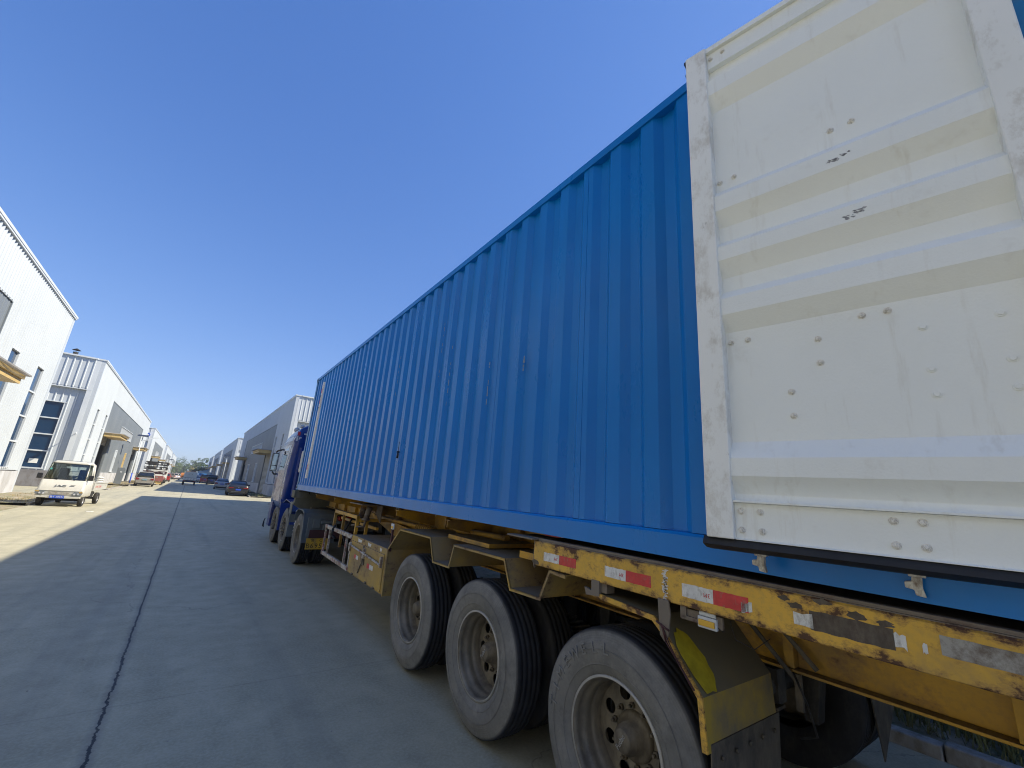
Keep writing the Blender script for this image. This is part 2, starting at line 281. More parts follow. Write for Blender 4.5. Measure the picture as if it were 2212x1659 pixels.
# ------------------------------------------------------------------ object helpers
OFF = {}
def thing(name, label, cat, loc=(0, 0, 0), frame=None, rz=0, group=None, local=False):
    o = bpy.data.objects.new(name, None); o.empty_display_size = .2; COL.objects.link(o)
    F = frame or Matrix.Identity(4)
    o.matrix_world = F @ Matrix.Translation(loc) @ Matrix.Rotation(rz, 4, 'Z')
    o['label'] = label; o['category'] = cat
    if group: o['group'] = group
    OFF[o] = Vector((0, 0, 0)) if local else Vector(loc)
    return o
def tag(o, label=None, cat=None, group=None, kind=None):
    if label: o['label'] = label
    if cat: o['category'] = cat
    if group: o['group'] = group
    if kind: o['kind'] = kind
    return o
class MB:
    def __init__(s): s.b = bmesh.new(); s.mi = 0
    def poly(s, pts):
        vs = [s.b.verts.new(p) for p in pts]
        f = s.b.faces.new(vs); f.material_index = s.mi; return f
    def box(s, x0, x1, y0, y1, z0, z1):
        x0, x1 = min(x0, x1), max(x0, x1); y0, y1 = min(y0, y1), max(y0, y1); z0, z1 = min(z0, z1), max(z0, z1)
        v = [s.b.verts.new(p) for p in ((x0, y0, z0), (x1, y0, z0), (x1, y1, z0), (x0, y1, z0), (x0, y0, z1), (x1, y0, z1), (x1, y1, z1), (x0, y1, z1))]
        for q in ((0, 3, 2, 1), (4, 5, 6, 7), (0, 1, 5, 4), (1, 2, 6, 5), (2, 3, 7, 6), (3, 0, 4, 7)):
            f = s.b.faces.new([v[i] for i in q]); f.material_index = s.mi
        return s
    def prism(s, pts, axis, a, b):
        """2-D polygon pts extruded along axis between a and b"""
        def P(p, t):
            return {'x': (t, p[0], p[1]), 'y': (p[0], t, p[1]), 'z': (p[0], p[1], t)}[axis]
        A = [s.b.verts.new(P(p, a)) for p in pts]; B = [s.b.verts.new(P(p, b)) for p in pts]
        n = len(pts)
        for i in range(n):
            f = s.b.faces.new((A[i], A[(i+1) % n], B[(i+1) % n], B[i])); f.material_index = s.mi
        for L in (A, B):
            f = s.b.faces.new(L); f.material_index = s.mi
        return s
    def ribbon(s, pts, axis, a, b, th):
        """open polyline thickened and extruded"""
        n = len(pts); off = []
        for i in range(n):
            d = Vector((0, 0))
            if i > 0: d += (Vector(pts[i])-Vector(pts[i-1])).normalized()
            if i < n-1: d += (Vector(pts[i+1])-Vector(pts[i])).normalized()
            d.normalize(); off.append((pts[i][0]-d.y*th, pts[i][1]+d.x*th))
        for i in range(n-1): s.prism([pts[i], pts[i+1], off[i+1], off[i]], axis, a, b)
        return s
    def tube(s, p0, p1, r0, r1=None, n=12, caps=True):
        r1 = r0 if r1 is None else r1
        p0 = Vector(p0); p1 = Vector(p1); d = (p1-p0).normalized()
        u = d.orthogonal().normalized(); v = d.cross(u)
        A = []; B = []
        for i in range(n):
            a = 2*math.pi*i/n; q = u*math.cos(a)+v*math.sin(a)
            A.append(s.b.verts.new(p0+q*r0)); B.append(s.b.verts.new(p1+q*r1))
        for i in range(n):
            f = s.b.faces.new((A[i], A[(i+1) % n], B[(i+1) % n], B[i])); f.material_index = s.mi; f.smooth = True
        if caps:
            for L in (A[::-1], B):
                f = s.b.faces.new(L); f.material_index = s.mi
        return s
    def path(s, pts, r, n=8):
        for i in range(len(pts)-1): s.tube(pts[i], pts[i+1], r, r, n)
        return s
    def lathe(s, prof, c=(0, 0, 0), n=48, sx=1, close=False):
        """profile (x, r) about the x axis through c"""
        rings = []
        for x, r in prof:
            rings.append([s.b.verts.new((c[0]+sx*x, c[1]+r*math.cos(2*math.pi*i/n), c[2]+r*math.sin(2*math.pi*i/n))) for i in range(n)])
        m = len(rings)
        for k in range(m if close else m-1):
            A, B = rings[k], rings[(k+1) % m]
            for i in range(n):
                f = s.b.faces.new((A[i], A[(i+1) % n], B[(i+1) % n], B[i])); f.material_index = s.mi; f.smooth = True
        return s
    def loft(s, rings, cap=True, smooth=True):
        R = [[s.b.verts.new(p) for p in r] for r in rings]; n = len(R[0])
        for k in range(len(R)-1):
            for i in range(n):
                f = s.b.faces.new((R[k][i], R[k][(i+1) % n], R[k+1][(i+1) % n], R[k+1][i])); f.smooth = smooth; f.material_index = s.mi
        if cap:
            for L in (R[0][::-1], R[-1]):
                f = s.b.faces.new(L); f.material_index = s.mi
        return s
    def sheet(s, prof, z0, z1, axis='y'):
        """prof list of (along, out) pairs, vertical sheet"""
        for i in range(len(prof)-1):
            (a, x), (b, y) = prof[i], prof[i+1]
            if axis == 'y': s.poly([(x, a, z0), (y, b, z0), (y, b, z1), (x, a, z1)])
            else: s.poly([(a, x, z0), (b, y, z0), (b, y, z1), (a, x, z1)])
        return s
    def xf(s, mat): bmesh.ops.transform(s.b, matrix=mat, verts=s.b.verts); return s
    def text(s, body, size, mat, extrude=.001, align='CENTER', maxw=None):
        cu = bpy.data.curves.new('t', 'FONT'); cu.body = body; cu.size = size; cu.extrude = extrude; cu.align_x = align; cu.align_y = 'CENTER'; cu.resolution_u = 2
        o = bpy.data.objects.new('t', cu); COL.objects.link(o); bpy.context.view_layer.update()
        me = bpy.data.meshes.new_from_object(o.evaluated_get(bpy.context.evaluated_depsgraph_get()))
        k = 1
        if maxw:
            xs = [v.co.x for v in me.vertices]
            if xs and max(xs)-min(xs) > 0: k = maxw/(max(xs)-min(xs))
        me.transform(mat @ Matrix.Diagonal((k, 1, 1, 1))); s.b.from_mesh(me)
        bpy.data.objects.remove(o); bpy.data.curves.remove(cu); bpy.data.meshes.remove(me)
        return s
    def build(s, name, mats, parent=None, bevel=0, seg=2, recalc=True, smooth=False, weld=False, auto=False):
        me = bpy.data.meshes.new(name)
        if weld: bmesh.ops.remove_doubles(s.b, verts=s.b.verts, dist=1e-5)
        if recalc: bmesh.ops.recalc_face_normals(s.b, faces=s.b.faces)
        if smooth:
            for f in s.b.faces: f.smooth = True
        off = OFF.get(parent)
        if off is not None and off.length > 0: bmesh.ops.translate(s.b, vec=-off, verts=s.b.verts)
        s.b.to_mesh(me); s.b.free()
        for m in (mats if isinstance(mats, (list, tuple)) else [mats]): me.materials.append(M[m] if isinstance(m, str) else m)
        o = bpy.data.objects.new(name, me); COL.objects.link(o)
        if parent is not None:
            o.parent = parent
            if parent in OFF: OFF[o] = OFF[parent]
        if bevel:
            md = o.modifiers.new('bevel', 'BEVEL'); md.width = bevel; md.segments = seg; md.limit_method = 'ANGLE'; md.angle_limit = math.radians(35)
            md.harden_normals = False
        return o
def structure(o): o['kind'] = 'structure'; return o
def part(name, mat, parent, fn, **kw):
    b = MB(); fn(b); return b.build(name, mat, parent, **kw)
def box(name, mat, parent, *a, bevel=0, **kw):
    b = MB(); b.box(*a); return b.build(name, mat, parent, bevel=bevel, **kw)
def copy_tree(o, parent=None):
    c = o.copy(); COL.objects.link(c)
    if parent is not None: c.parent = parent
    if o in OFF: OFF[c] = OFF[o]
    for ch in list(o.children): copy_tree(ch, c)
    return c
# ------------------------------------------------------------------ ground, road, verges
XL, XR = -7.75, 7.45
def ground():
    structure(box('ground', 'far', None, -900, 900, -120, 1500, -.3, -.06))
    structure(box('yard', 'earth', None, -60, 60, -40, 330, -.2, -.02))
    b = MB(); b.box(-5.1, 5.1, -40, 330, -.1, 0)
    structure(b.build('road', 'road'))
    b = MB()
    for (a, c) in ((36.3, 49), (103.4, 117), (172, 184.5), (240, 254)): b.box(-40, -5.1, a, c, -.1, -.004)
    for (a, c) in ((36.3, 49), (102.5, 116), (169, 179), (227.5, 241)): b.box(5.1, 40, a, c, -.1, -.004)
    structure(b.build('side_road', 'road'))
ground()
def verge(side, a, c, kerbmat='kerb'):
    x0, x1 = (5.1, XR) if side > 0 else (XL, -5.1)
    b = MB()
    ke = x0 if side > 0 else x1
    y = a
    while y < c-.05:
        e = min(y+1.0, c); j = random.uniform(-.012, .012)
        b.box(ke+j*.5, ke+side*.13+j*.5, y+.006, e-.006, -.08, .11+j); y = e
    structure(b.build('kerb', kerbmat, bevel=.012, seg=2))
    b = MB()
    inner = (x0+.13, x1) if side > 0 else (x0, x1-.13)
    nx, ny = 8, max(2, int((c-a)/.6)); g = {}
    for i in range(nx+1):
        for k in range(ny+1):
            z = .085+random.uniform(-.025, .03)*(0 if i in (0, nx) else 1)
            g[i, k] = b.b.verts.new((inner[0]+(inner[1]-inner[0])*i/nx, a+(c-a)*k/ny, z))
    for i in range(nx):
        for k in range(ny): f = b.b.faces.new((g[i, k], g[i+1, k], g[i+1, k+1], g[i, k+1])); f.smooth = True
    structure(b.build('verge', 'earth'))
def grass(name, rects, n, hmin, hmax, mat, label):
    b = MB()
    tot = sum((r[1]-r[0])*(r[3]-r[2]) for r in rects)
    for r in rects:
        k = int(n*(r[1]-r[0])*(r[3]-r[2])/tot)
        cl = [(random.uniform(r[0], r[1]), random.uniform(r[2], r[3])) for _ in range(max(2, k//28))]
        for _ in range(k):
            c = random.choice(cl); x = min(max(random.gauss(c[0], .13), r[0]), r[1]); y = min(max(random.gauss(c[1], .2), r[2]), r[3])
            h = random.uniform(hmin, hmax); a = random.uniform(0, 6.28); l = random.uniform(.1, .9)*h; ww = random.uniform(.004, .009)
            dx, dy = math.cos(a), math.sin(a)
            b.poly([(x-dy*ww, y+dx*ww, .08), (x+dy*ww, y-dx*ww, .08), (x+dx*l*.4+dy*ww*.6, y+dy*l*.4-dx*ww*.6, .08+h*.6), (x+dx*l*.4-dy*ww*.6, y+dy*l*.4+dx*ww*.6, .08+h*.6)])
            b.poly([(x+dx*l*.4-dy*ww*.6, y+dy*l*.4+dx*ww*.6, .08+h*.6), (x+dx*l*.4+dy*ww*.6, y+dy*l*.4-dx*ww*.6, .08+h*.6), (x+dx*l, y+dy*l, .08+h)])
    o = b.build(name, mat, recalc=False); tag(o, label, 'grass', kind='stuff')
UNITS_L = [(-18.0, 54.3), (48.95, 54.4), (117.2, 55), (184.5, 55.5), (254.5, 60)]
UNITS_R = [(-18.0, 54.3), (49.0, 53.6), (116.1, 53.2), (178.8, 48.8), (241, 44)]
gl, gr = [], []
for (us, side, acc) in ((UNITS_L, -1, gl), (UNITS_R, 1, gr)):
    for i, (y0, L) in enumerate(us):
        segs = ((0, 9.2), (16.2, L-16.2), (L-9.2, L)) if not (side > 0 and i == 0) else ((0, L),)
        for (a, c) in segs:
            verge(side, y0+a, y0+c)
            acc.append((y0+a, y0+c))
grass('grass', [(-7.0, -5.3, a+.2, c-.2) for a, c in gl if 0 < a < 125], 7000, .03, .12, 'grassdry', 'dry straw coloured grass tufts along the left kerb and verge')
grass('grass', [(5.35, 7.2, a+.2, c-.2) for a, c in gr if 20 < a < 120], 5000, .05, .25, 'grassmat', 'green and straw grass tufts on the verge in front of the right warehouses')
grass('grass', [(5.3, 7.3, -4, 6)], 16000, .06, .32, 'grassmat', 'long green grass behind the kerb seen beneath the trailer')

# ------------------------------------------------------------------ warehouses
def ridge_profile(a, c, p, w, d, phase=0):
    """trapezoid ribs: list of (along, out)"""
    pts = [(a, 0)]; k = math.floor((a-phase)/p)
    while True:
        s0 = phase+k*p; k += 1
        if s0 > c: break
        for (q, o) in ((s0, 0), (s0+w*.3, d), (s0+w*.7, d), (s0+w, 0)):
            if a < q < c: pts.append((q, o))
    pts.append((c, 0)); return pts
def grid_cells(u0, u1, z0, z1, holes):
    us = sorted(set([u0, u1]+[h[0] for h in holes]+[h[1] for h in holes])); zs = sorted(set([z0, z1]+[h[2] for h in holes]+[h[3] for h in holes]))
    us = [u for u in us if u0 <= u <= u1]; zs = [z for z in zs if z0 <= z <= z1]
    out = []
    for i in range(len(us)-1):
        for k in range(len(zs)-1):
            cu, cz = (us[i]+us[i+1])/2, (zs[k]+zs[k+1])/2
            if not any(h[0] < cu < h[1] and h[2] < cz < h[3] for h in holes): out.append((us[i], us[i+1], zs[k], zs[k+1]))
    return out
def warehouse(side, y0, L, label, HT=10.75, detail=2, lit_doors=None, shutter=(False, False), depth=26, chim=False):
    fx = XL if side < 0 else XR; sg = 1 if side < 0 else -1      # sg = direction towards the road
    R = thing('warehouse', label, 'warehouse', (fx, y0, 0), group='warehouses lining the street')
    X = lambda d: fx+sg*d
    def bx(b, u0, u1, d0, d1, z0, z1): b.box(X(d0), X(d1), y0+u0, y0+u1, z0, z1)
    slits = [(3.0, 4.05), (7.75, 8.8), (L-3.4, L-2.2), (L-7.7, L-6.5)]
    sh = [(a, c, 1.45, 6.8) for a, c in slits]
    g0, g1, gt = 9.5, L-9.5, 8.45
    doors = [(10.2, 15.2), (L-15.6, L-10.8)]
    m = L/2
    strip = (m-6.2, m+6.2, 5.65, 6.85)
    wins = [(21.5, 23.2, 1.4, 4.0), (31.0, 32.7, 1.4, 4.0)]
    ph = .30 if detail == 2 else .45
    # white front siding
    b = MB()
    for (a, c, z0, z1) in grid_cells(0.35, L-.35, 1.3, HT-.12, sh+[(g0, g1, 0, gt)]):
        pr = [(y0+q, X(sgd)) for q, sgd in ridge_profile(a, c, ph, ph*.45, .07)]
        b.sheet(pr, z0, z1)
    for u in (0, L-.35): bx(b, u, u+.35, -.25, .05, 0, HT-.12)
    b.build('front_wall', 'siding', R)
    # grey panel
    b = MB()
    gh = [(d[0], d[1], 0, 5.0) for d in doors]+[strip]+wins
    for (a, c, z0, z1) in grid_cells(g0, g1, 1.25, gt, gh):
        b.sheet([(y0+q, X(o)) for q, o in ridge_profile(a, c, .45, .12, .015)], z0, z1)
    for u0, u1, z0, z1 in ((g0-.08, g0, 1.25, gt), (g1, g1+.08, 1.25, gt), (g0-.08, g1+.08, gt, gt+.08)): bx(b, u0, u1, -.15, .045, z0, z1)
    for h in gh:      # reveals
        bx(b, h[0], h[0]+.03, -.35, .0, h[2], h[3]); bx(b, h[1]-.03, h[1], -.35, .0, h[2], h[3]); bx(b, h[0]+.03, h[1]-.03, -.35, .0, h[3]-.03, h[3])
    b.build('grey_panel', 'greypanel', R)
    # plinth
    b = MB(); cuts = sorted(doors); cur = 0.35
    for d in cuts+[(L-.35, L)]:
        bx(b, cur, d[0], -.2, .07, 0, 1.25); cur = d[1]
    b.build('plinth', 'plinth', R)
    # coping
    b = MB(); bx(b, -.06, L+.06, -.5, .14, HT-.12, HT); b.box(X(-.5), X(-depth), y0-.14, y0+.3, HT-.12, HT)
    bx(b, -.02, L+.02, .035, .12, HT-.2, HT-.125)
    b.build('coping', 'trim', R)
    # gable wall facing the camera (south)
    b = MB(); oz = 8.05
    xs = sorted((X(-.25), X(-depth)))
    wq = sorted((X(-1.55), X(-5.2)))
    def south(a, c, z0, z1, yy):
        b.sheet([(q, yy-o) for q, o in ridge_profile(a, c, .42, .12, .05)], z0, z1, axis='x')
    south(xs[0], xs[1], oz, HT-.12, y0)
    for (a, c, z0, z1) in grid_cells(xs[0], xs[1], 1.25, oz, [(wq[0], wq[1], 1.43, 6.68)]): south(a, c, z0, z1, y0+.27)
    b.box(xs[0], xs[1], y0, y0+.28, oz-.03, oz+.03)
    b.build('gable_wall', 'siding', R)
    b = MB(); b.box(xs[0], xs[1], y0+.12, y0+.35, 0, 1.25); b.build('base_course', 'brick', R)
    b = MB(); b.box(X(-.55), X(-.22), y0-.012, y0+.3, 0, HT-.12); b.box(xs[0], xs[1], y0-.02, y0+.02, oz-.1, oz-.03); b.build('corner_trim', 'trim', R)
    # gable window
    wf = MB(); wf.box(wq[0]-.05, wq[1]+.05, y0+.2, y0+.4, 1.33, 1.43); wf.box(wq[0]-.06, wq[1]+.06, y0+.21, y0+.4, 6.68, 6.74)
    for x in (wq[0], wq[1]-.07): wf.box(x, x+.07, y0+.24, y0+.42, 1.43, 6.68)
    for k in range(1, 4): wf.box(wq[0]+.07, wq[1]-.07, y0+.25, y0+.40, 1.43+k*1.31-.05, 1.43+k*1.31+.05)
    wo = wf.build('gable_window', 'trim', R)
    box('pane', 'win', wo, wq[0]+.07, wq[1]-.07, y0+.34, y0+.37, 1.43, 6.68)
    if detail == 2 and y0 > 0:
        box('notice', 'white', wo, X(-1.95), X(-2.45), y0+.325, y0+.335, 1.75, 2.1)
    # back and sides and roof as solid shell
    b = MB(); b.box(X(-depth), X(-depth-.2), y0, y0+L, 0, HT-.5); b.box(X(-.25), X(-depth), y0+L-.2, y0+L, 0, HT-.12)
    b.build('rear_wall', 'siding', R)
    b = MB(); b.box(X(-.3), X(-depth), y0+.3, y0+L-.2, HT-.55, HT-.4); b.build('roof', 'rooftile', R)
    box('floor', 'interior', R, X(-.1), X(-depth+.2), y0+.4, y0+L-.3, .0, .04)
    # slit windows
    for (a, c) in slits:
        b = MB()
        bx(b, a-.04, a, -.22, .035, 1.45, 6.8); bx(b, c, c+.04, -.22, .035, 1.45, 6.8); bx(b, a-.04, c+.04, -.22, .05, 6.8, 6.86); bx(b, a-.06, c+.06, -.22, .07, 1.38, 1.45)
        for k in range(1, 4): bx(b, a, c, -.06, .01, 1.45+k*1.34-.04, 1.45+k*1.34+.04)
        o = b.build('slit_window', 'trim', R)
        b = MB(); bx(b, a, c, -.08, -.05, 1.45, 6.8); b.build('pane', 'win', o)
    # strip window with bars
    b = MB(); a, c, z0, z1 = strip
    bx(b, a, c, -.12, .05, z1-.06, z1); bx(b, a, c, -.12, .08, z0-.05, z0+.02); n = 14
    for k in range(n+1):
        u = a+(c-a-.08)*k/n; bx(b, u, u+.08, -.06, .02, z0, z1-.06)
    o = b.build('strip_window', 'trim', R)
    b = MB(); bx(b, a, c, -.1, -.07, z0, z1); b.build('pane', 'win' if side < 0 and y0 < 200 else 'winlight', o)
    for i, (a, c, z0, z1) in enumerate(wins):
        b = MB()
        for (u0, u1, q0, q1) in ((a, a+.1, z0, z1), (c-.1, c, z0, z1), (a+.1, c-.1, z0, z0+.1), (a+.1, c-.1, z1-.1, z1), ((a+c)/2-.05, (a+c)/2+.05, z0+.1, z1-.1), (a+.1, c-.1, z0+1.7, z0+1.78)):
            bx(b, u0, u1, -.09, .05 if (u1-u0 < .2) else .045, q0, q1)
        bx(b, a-.08, c+.08, -.1, .12, z0-.08, z0)
        o = b.build('window', 'trim' if (i == 0 or side > 0) else 'canopy', R)
        b = MB(); bx(b, a+.05, c-.05, -.1, -.06, z0+.05, z1-.05); b.build('pane', 'winlight', o)
    # doors: roller shutter or open with dark interior
    for i, d in enumerate(doors):
        b = MB()
        if shutter[i]: bx(b, d[0]+.13, d[1]-.13, -.14, -.10, 0.02, 4.97)
        else: bx(b, d[0]+.03, d[1]-.03, -.3, -.25, 4.1, 4.97)
        o = b.build('roller_door', 'shutter', R)
        
        for ga in (d[0]+.03, d[1]-.13): b = MB(); bx(b, ga, ga+.1, -.20, -.04, 0, 4.97); b.build('guide_rail', 'greypanel', o)
        # canopy
        c0, c1 = d[0]-.3, d[1]+.4
        b = MB()
        def cp(u, dd, z): return (X(dd), y0+u, z)
        for z0, z1, dd in ((4.86, 5.06, 1.36), (5.065, 5.22, 1.45)):
            bx(b, c0, c1, .05, dd, z0, z1)
        k = b.build('canopy', 'canopy', R)
        b = MB(); pr = []
        q = c0-.1
        while q < c1+.1:
            b.prism([(y0+q, 5.225), (y0+q+.09, 5.225), (y0+q+.045, 5.29)], 'x', X(.05), X(1.6)); q += .12 if detail == 2 else .25
        b.build('canopy_sheet', 'rooftile', k)
    if detail == 2 and y0 > 0 and side < 0:
        b = MB(); b.tube((X(-.30), y0, 4.3), (X(-.30), y0-.42, 4.38), .03); b.prism([(X(-.18), 4.28), (X(-.42), 4.28), (X(-.38), 4.40), (X(-.22), 4.40)], 'y', y0-.78, y0-.40)
        b.build('wall_lamp', 'trim', R)
    if chim:
        b = MB(); cx, cy = X(-2.35), y0+2.1
        b.tube((cx, cy, HT-.42), (cx, cy, HT+.58), .17, .17, 16)
        for k in range(4):
            a = k*math.pi/2; b.tube((cx+.15*math.cos(a), cy+.15*math.sin(a), HT+.58), (cx+.17*math.cos(a), cy+.17*math.sin(a), HT+.78), .012, .012, 6)
        b.tube((cx, cy, HT+.76), (cx, cy, HT+.92), .3, .03, 16); b.build('flue_pipe', 'dark', R)
    return R
lab = ['nearest white corrugated warehouse on the left, with slit windows and ochre canopy',
       'white warehouse behind the cream pickup with blue gable window and flue pipe on its roof',
       'third white warehouse on the left, beyond the solar street lamp',
       'fourth white warehouse down the left side of the street',
       'farthest white warehouse on the left before the trees']
for i, (y0, L) in enumerate(UNITS_L): warehouse(-1, y0, L, lab[i], detail=2 if i < 2 else 1, chim=(i == 1), shutter=((True, True), (False, False), (False, True), (True, True), (True, False))[i])
lab = ['warehouse on the right hidden behind the blue container, shading the street',
       'grey and white warehouse rising just left of the blue truck cab with cream roller shutter',
       'second grey and white warehouse visible down the right side',
       'third smaller looking warehouse down the right side',
       'farthest grey warehouse on the right next to the trees']
for i, (y0, L) in enumerate(UNITS_R): warehouse(1, y0, L, lab[i], detail=2 if i < 2 else 1, shutter=((True, True), (True, False), (True, True), (False, True), (True, True))[i])

# sign on third left warehouse
t = thing('wall_sign', 'small round blue sign high on the gable of the third left warehouse', 'sign', (XL-.9, 117.1, 9.2))
b = MB(); b.tube((XL-.9, 117.12, 9.2), (XL-.9, 117.0, 9.2), .4, .4, 24); b.build('sign_face', 'bluesign', t)
b = MB(); b.box(XL-1.1, XL-.7, 116.97, 116.995, 9.1, 9.3); b.build('sign_mark', 'white', t)

# ------------------------------------------------------------------ street furniture
def solar_lamp(x, y, label, h=6.1, flip=1):
    R = thing('street_lamp', label, 'street lamp', (x, y, 0), local=True, group='solar street lamps')
    b = MB(); b.tube((0, 0, 0), (0, 0, 1.4), .075, .07, 14); b.build('pole_base', 'bluesign', R)
    b = MB(); b.tube((0, 0, 1.4), (0, 0, h), .07, .045, 14); b.box(-.15, .15, -.15, .15, 0, .03); b.build('pole', 'trim', R)
    b = MB(); b.prism([(-.45, h+.06), (.45, h+.3), (.45, h+.34), (-.45, h+.10)], 'x', -.55, .55); b.tube((0, 0, h-.02), (0, 0, h+.2), .03); b.build('solar_panel', 'black', R)
    b = MB(); b.tube((0, 0, h-.55), (flip*1.15, 0, h+.05), .022, .02, 8); b.prism([(flip*1.1, h), (flip*1.65, h+.09), (flip*1.65, h+.14), (flip*1.1, h+.08)], 'y', -.12, .12); b.build('lamp_arm', 'trim', R)
solar_lamp(-5.95, 74.8, 'solar street lamp with blue base standing on the left verge behind the silver minivan')
solar_lamp(-5.9, 190, 'distant solar street lamp on the left verge beyond the parked vehicles')
solar_lamp(5.9, 112, 'solar street lamp on the right verge between the warehouses', flip=-1)
t = thing('cabinet', 'tall dark grey steel cabinet leaning by the left warehouse front', 'cabinet', (-6.35, 66.5, .1), local=True)
b = MB(); b.prism([(-.32, 0), (.32, 0), (.42, 1.75), (.36, 1.85), (-.22, 1.85), (-.26, 1.8)], 'y', -.2, .2); b.build('cabinet_body', 'greypanel', t, bevel=.02)
b = MB(); b.box(.0, .18, -.215, -.2, 1.3, 1.42); b.build('name_plate', 'trim', t)
# white sacks stacked at the open door
for k in range(4):
    t = thing('sack', ['bottom', 'second', 'third', 'top'][k]+' white sack in the pile by the open door behind the cream pickup', 'sack', (-6.95+random.uniform(-.03, .03), 58.9, .11+k*.2), local=True, group='white sacks piled by the door')
    b = MB(); b.loft([[(sx*.26*math.cos(a)*k2, .24*math.sin(a)*k2, .1+z) for a in [i*math.pi/6 for i in range(12)]] for sx, k2, z in ((1, .55, -.1), (1, .95, -.05), (1, 1, 0), (1, .95, .05), (1, .55, .095))]); b.build('sack_body', 'white', t)

# ------------------------------------------------------------------ trees
def tree(x, y, h, r, mat, label, n=700, squash=1.0):
    R = thing('tree', label, 'tree', (x, y, 0), local=True, group='trees at the end of the street')
    b = MB(); th = h*.45; b.tube((0, 0, 0), (.1, 0, th), .22, .13, 8)
    for k in range(6):
        a = k*1.05+random.random(); b.tube((.08, 0, th*.75+k*.1), (math.cos(a)*r*.6, math.sin(a)*r*.6, h*.55+random.random()*h*.25), .08, .03, 6)
    b.build('trunk', 'bark', R)
    b = MB()
    cl = []
    for _ in range(16):
        a = random.uniform(0, 6.28); q = random.uniform(0, 1)**.6; zz = random.uniform(.28, .95)
        prof = math.sin(math.pi*min(1, (zz-.15)/.9))**.6
        cl.append((math.cos(a)*r*q*prof*.8, math.sin(a)*r*q*prof*.8, zz*h, random.uniform(.22, .42)*r))
    for _ in range(n):
        c = random.choice(cl); d = Vector((random.gauss(0, 1), random.gauss(0, 1), random.gauss(0, 1))).normalized()*c[3]*random.uniform(.5, 1.05)
        p = Vector(c[:3])+Vector((d.x, d.y, d.z*squash)); s = random.uniform(.14, .34)
        u = Vector((random.gauss(0, 1), random.gauss(0, 1), random.gauss(0, 1))).normalized(); v = u.orthogonal().normalized()
        b.poly([p+u*s, p+v*s*.7, p-u*s, p-v*s*.7])
    b.build('crown', mat, R, recalc=False)
kinds = [('leafA', 'dark green dense tree'), ('leafB', 'mid green rounded tree'), ('leafA', 'tall dark narrow tree'), ('leafB', 'loose green tree')]
xs = [-27, -22, -17.5, -13.5, -10, -6.8, -3.4, .2, 3.3, 6.2, 9.5, 13, 16.5, 21, 26, 31]
for i, x in enumerate(xs):
    m, k = kinds[i % 4]; y = 318+random.uniform(-6, 14)
    tree(x+random.uniform(-.8, .8), y, random.uniform(9.5, 12.5), random.uniform(2.6, 3.6), m, '%s at the street end, %s from the left in the tree row' % (k, ['first', 'second', 'third', 'fourth', 'fifth', 'sixth', 'seventh', 'eighth', 'ninth', 'tenth', 'eleventh', 'twelfth', 'thirteenth', 'fourteenth', 'fifteenth', 'sixteenth'][i]))
tree(-7.5, 285, 5, 2.6, 'leafB', 'low bright green tree left in front of the dark tree row', 500)
tree(1.5, 285, 5.2, 3.2, 'leafC', 'autumn yellow green low tree in front of the dark tree row', 600)
tree(4.8, 280, 5.6, 3.4, 'leafC', 'larger yellowish low tree beside the far blue roofed shed', 700)
b = MB()
for _ in range(5200):
    x = random.uniform(-60, 70); y = random.uniform(338, 360); z = random.uniform(0.2, 8.6+1.2*math.sin(x*.4)); s = random.uniform(.5, 1.1)
    u = Vector((random.gauss(0, 1), random.gauss(0, 1), random.gauss(0, 1))).normalized(); v = u.orthogonal().normalized(); p = Vector((x, y, z))
    b.poly([p+u*s, p+v*s*.7, p-u*s, p-v*s*.7])
tag(b.build('woodland', 'leafA', recalc=False), 'dark woodland mass filling in behind the row of trees', 'woodland', kind='stuff')
# far shed
t = thing('shed', 'low far shed with pale blue roof beside the yellow trees', 'shed', (8.5, 262, 0), local=True)
b = MB(); b.box(-5.5, 5.5, 0, 12, 0, 3.4); b.build('wall', 'plinth', t)
b = MB(); b.prism([(-6, 3.3), (6, 3.3), (0, 4.9)], 'y', -.5, 12.5); b.build('roof', carpaint('pale blue roof sheet', (.25, .38, .5, 1), .5), t)
# ------------------------------------------------------------------ truck frame (origin at the camera point, x right of truck, y along it)
TF = Matrix(((0.99981222, -0.01933359, -0.00131802, 0), (0.01934083, 0.99979657, 0.00572360, 0), (0.0012071, -0.00574802, 0.99998275, H), (0, 0, 0, 1))).transposed()
TF = Matrix(((0.99981222, 0.01934083, -0.00131802, 0), (-0.01933359, 0.99979657, -0.0057236, 0), (0.0012071, 0.00574802, 0.99998275, H), (0, 0, 0, 1)))
CX = 3.219
C = thing('shipping_container', 'long blue corrugated shipping container with one white door swung open against its side', 'shipping container', (CX, 5.95, -.25), TF)
Y0c, Y1c, ZB, ZT = -.14, 12.06, -.25, 2.655
def corr(b, xo, sg, y0, y1, z0, z1, centre=1.75, p=.2785, d=.042, seams=True):
    k0 = math.floor((y0-centre)/p)-1; pr = [(y0, xo+sg*d*.5)]; k = k0
    while True:
        c = centre+k*p; k += 1
        if c-.1 > y1: break
        pts = [(c-.100, d), (c-.05, 0)]
        if seams and (k % 4 == 2): pts += [(c-.012, 0), (c-.010, .004), (c+.012, .004), (c+.014, 0)] if False else [(c-.003, 0), (c-.0025, .0035), (c+.0005, .0035), (c+.001, 0)]
        pts += [(c+.05, 0), (c+.100, d)]
        for q, o in pts:
            if y0 < q < y1: pr.append((q, xo+sg*o))
    pr.append((y1, xo+sg*d*.5)); b.sheet(pr, z0, z1)
for (xo, sg) in ((2.014, 1), (2*CX-2.014, -1)):
    b = MB(); corr(b, xo, sg, Y0c+.17, Y1c-.08, ZB+.135, ZT-.07)
    b.build('side_panel', 'blue', C)
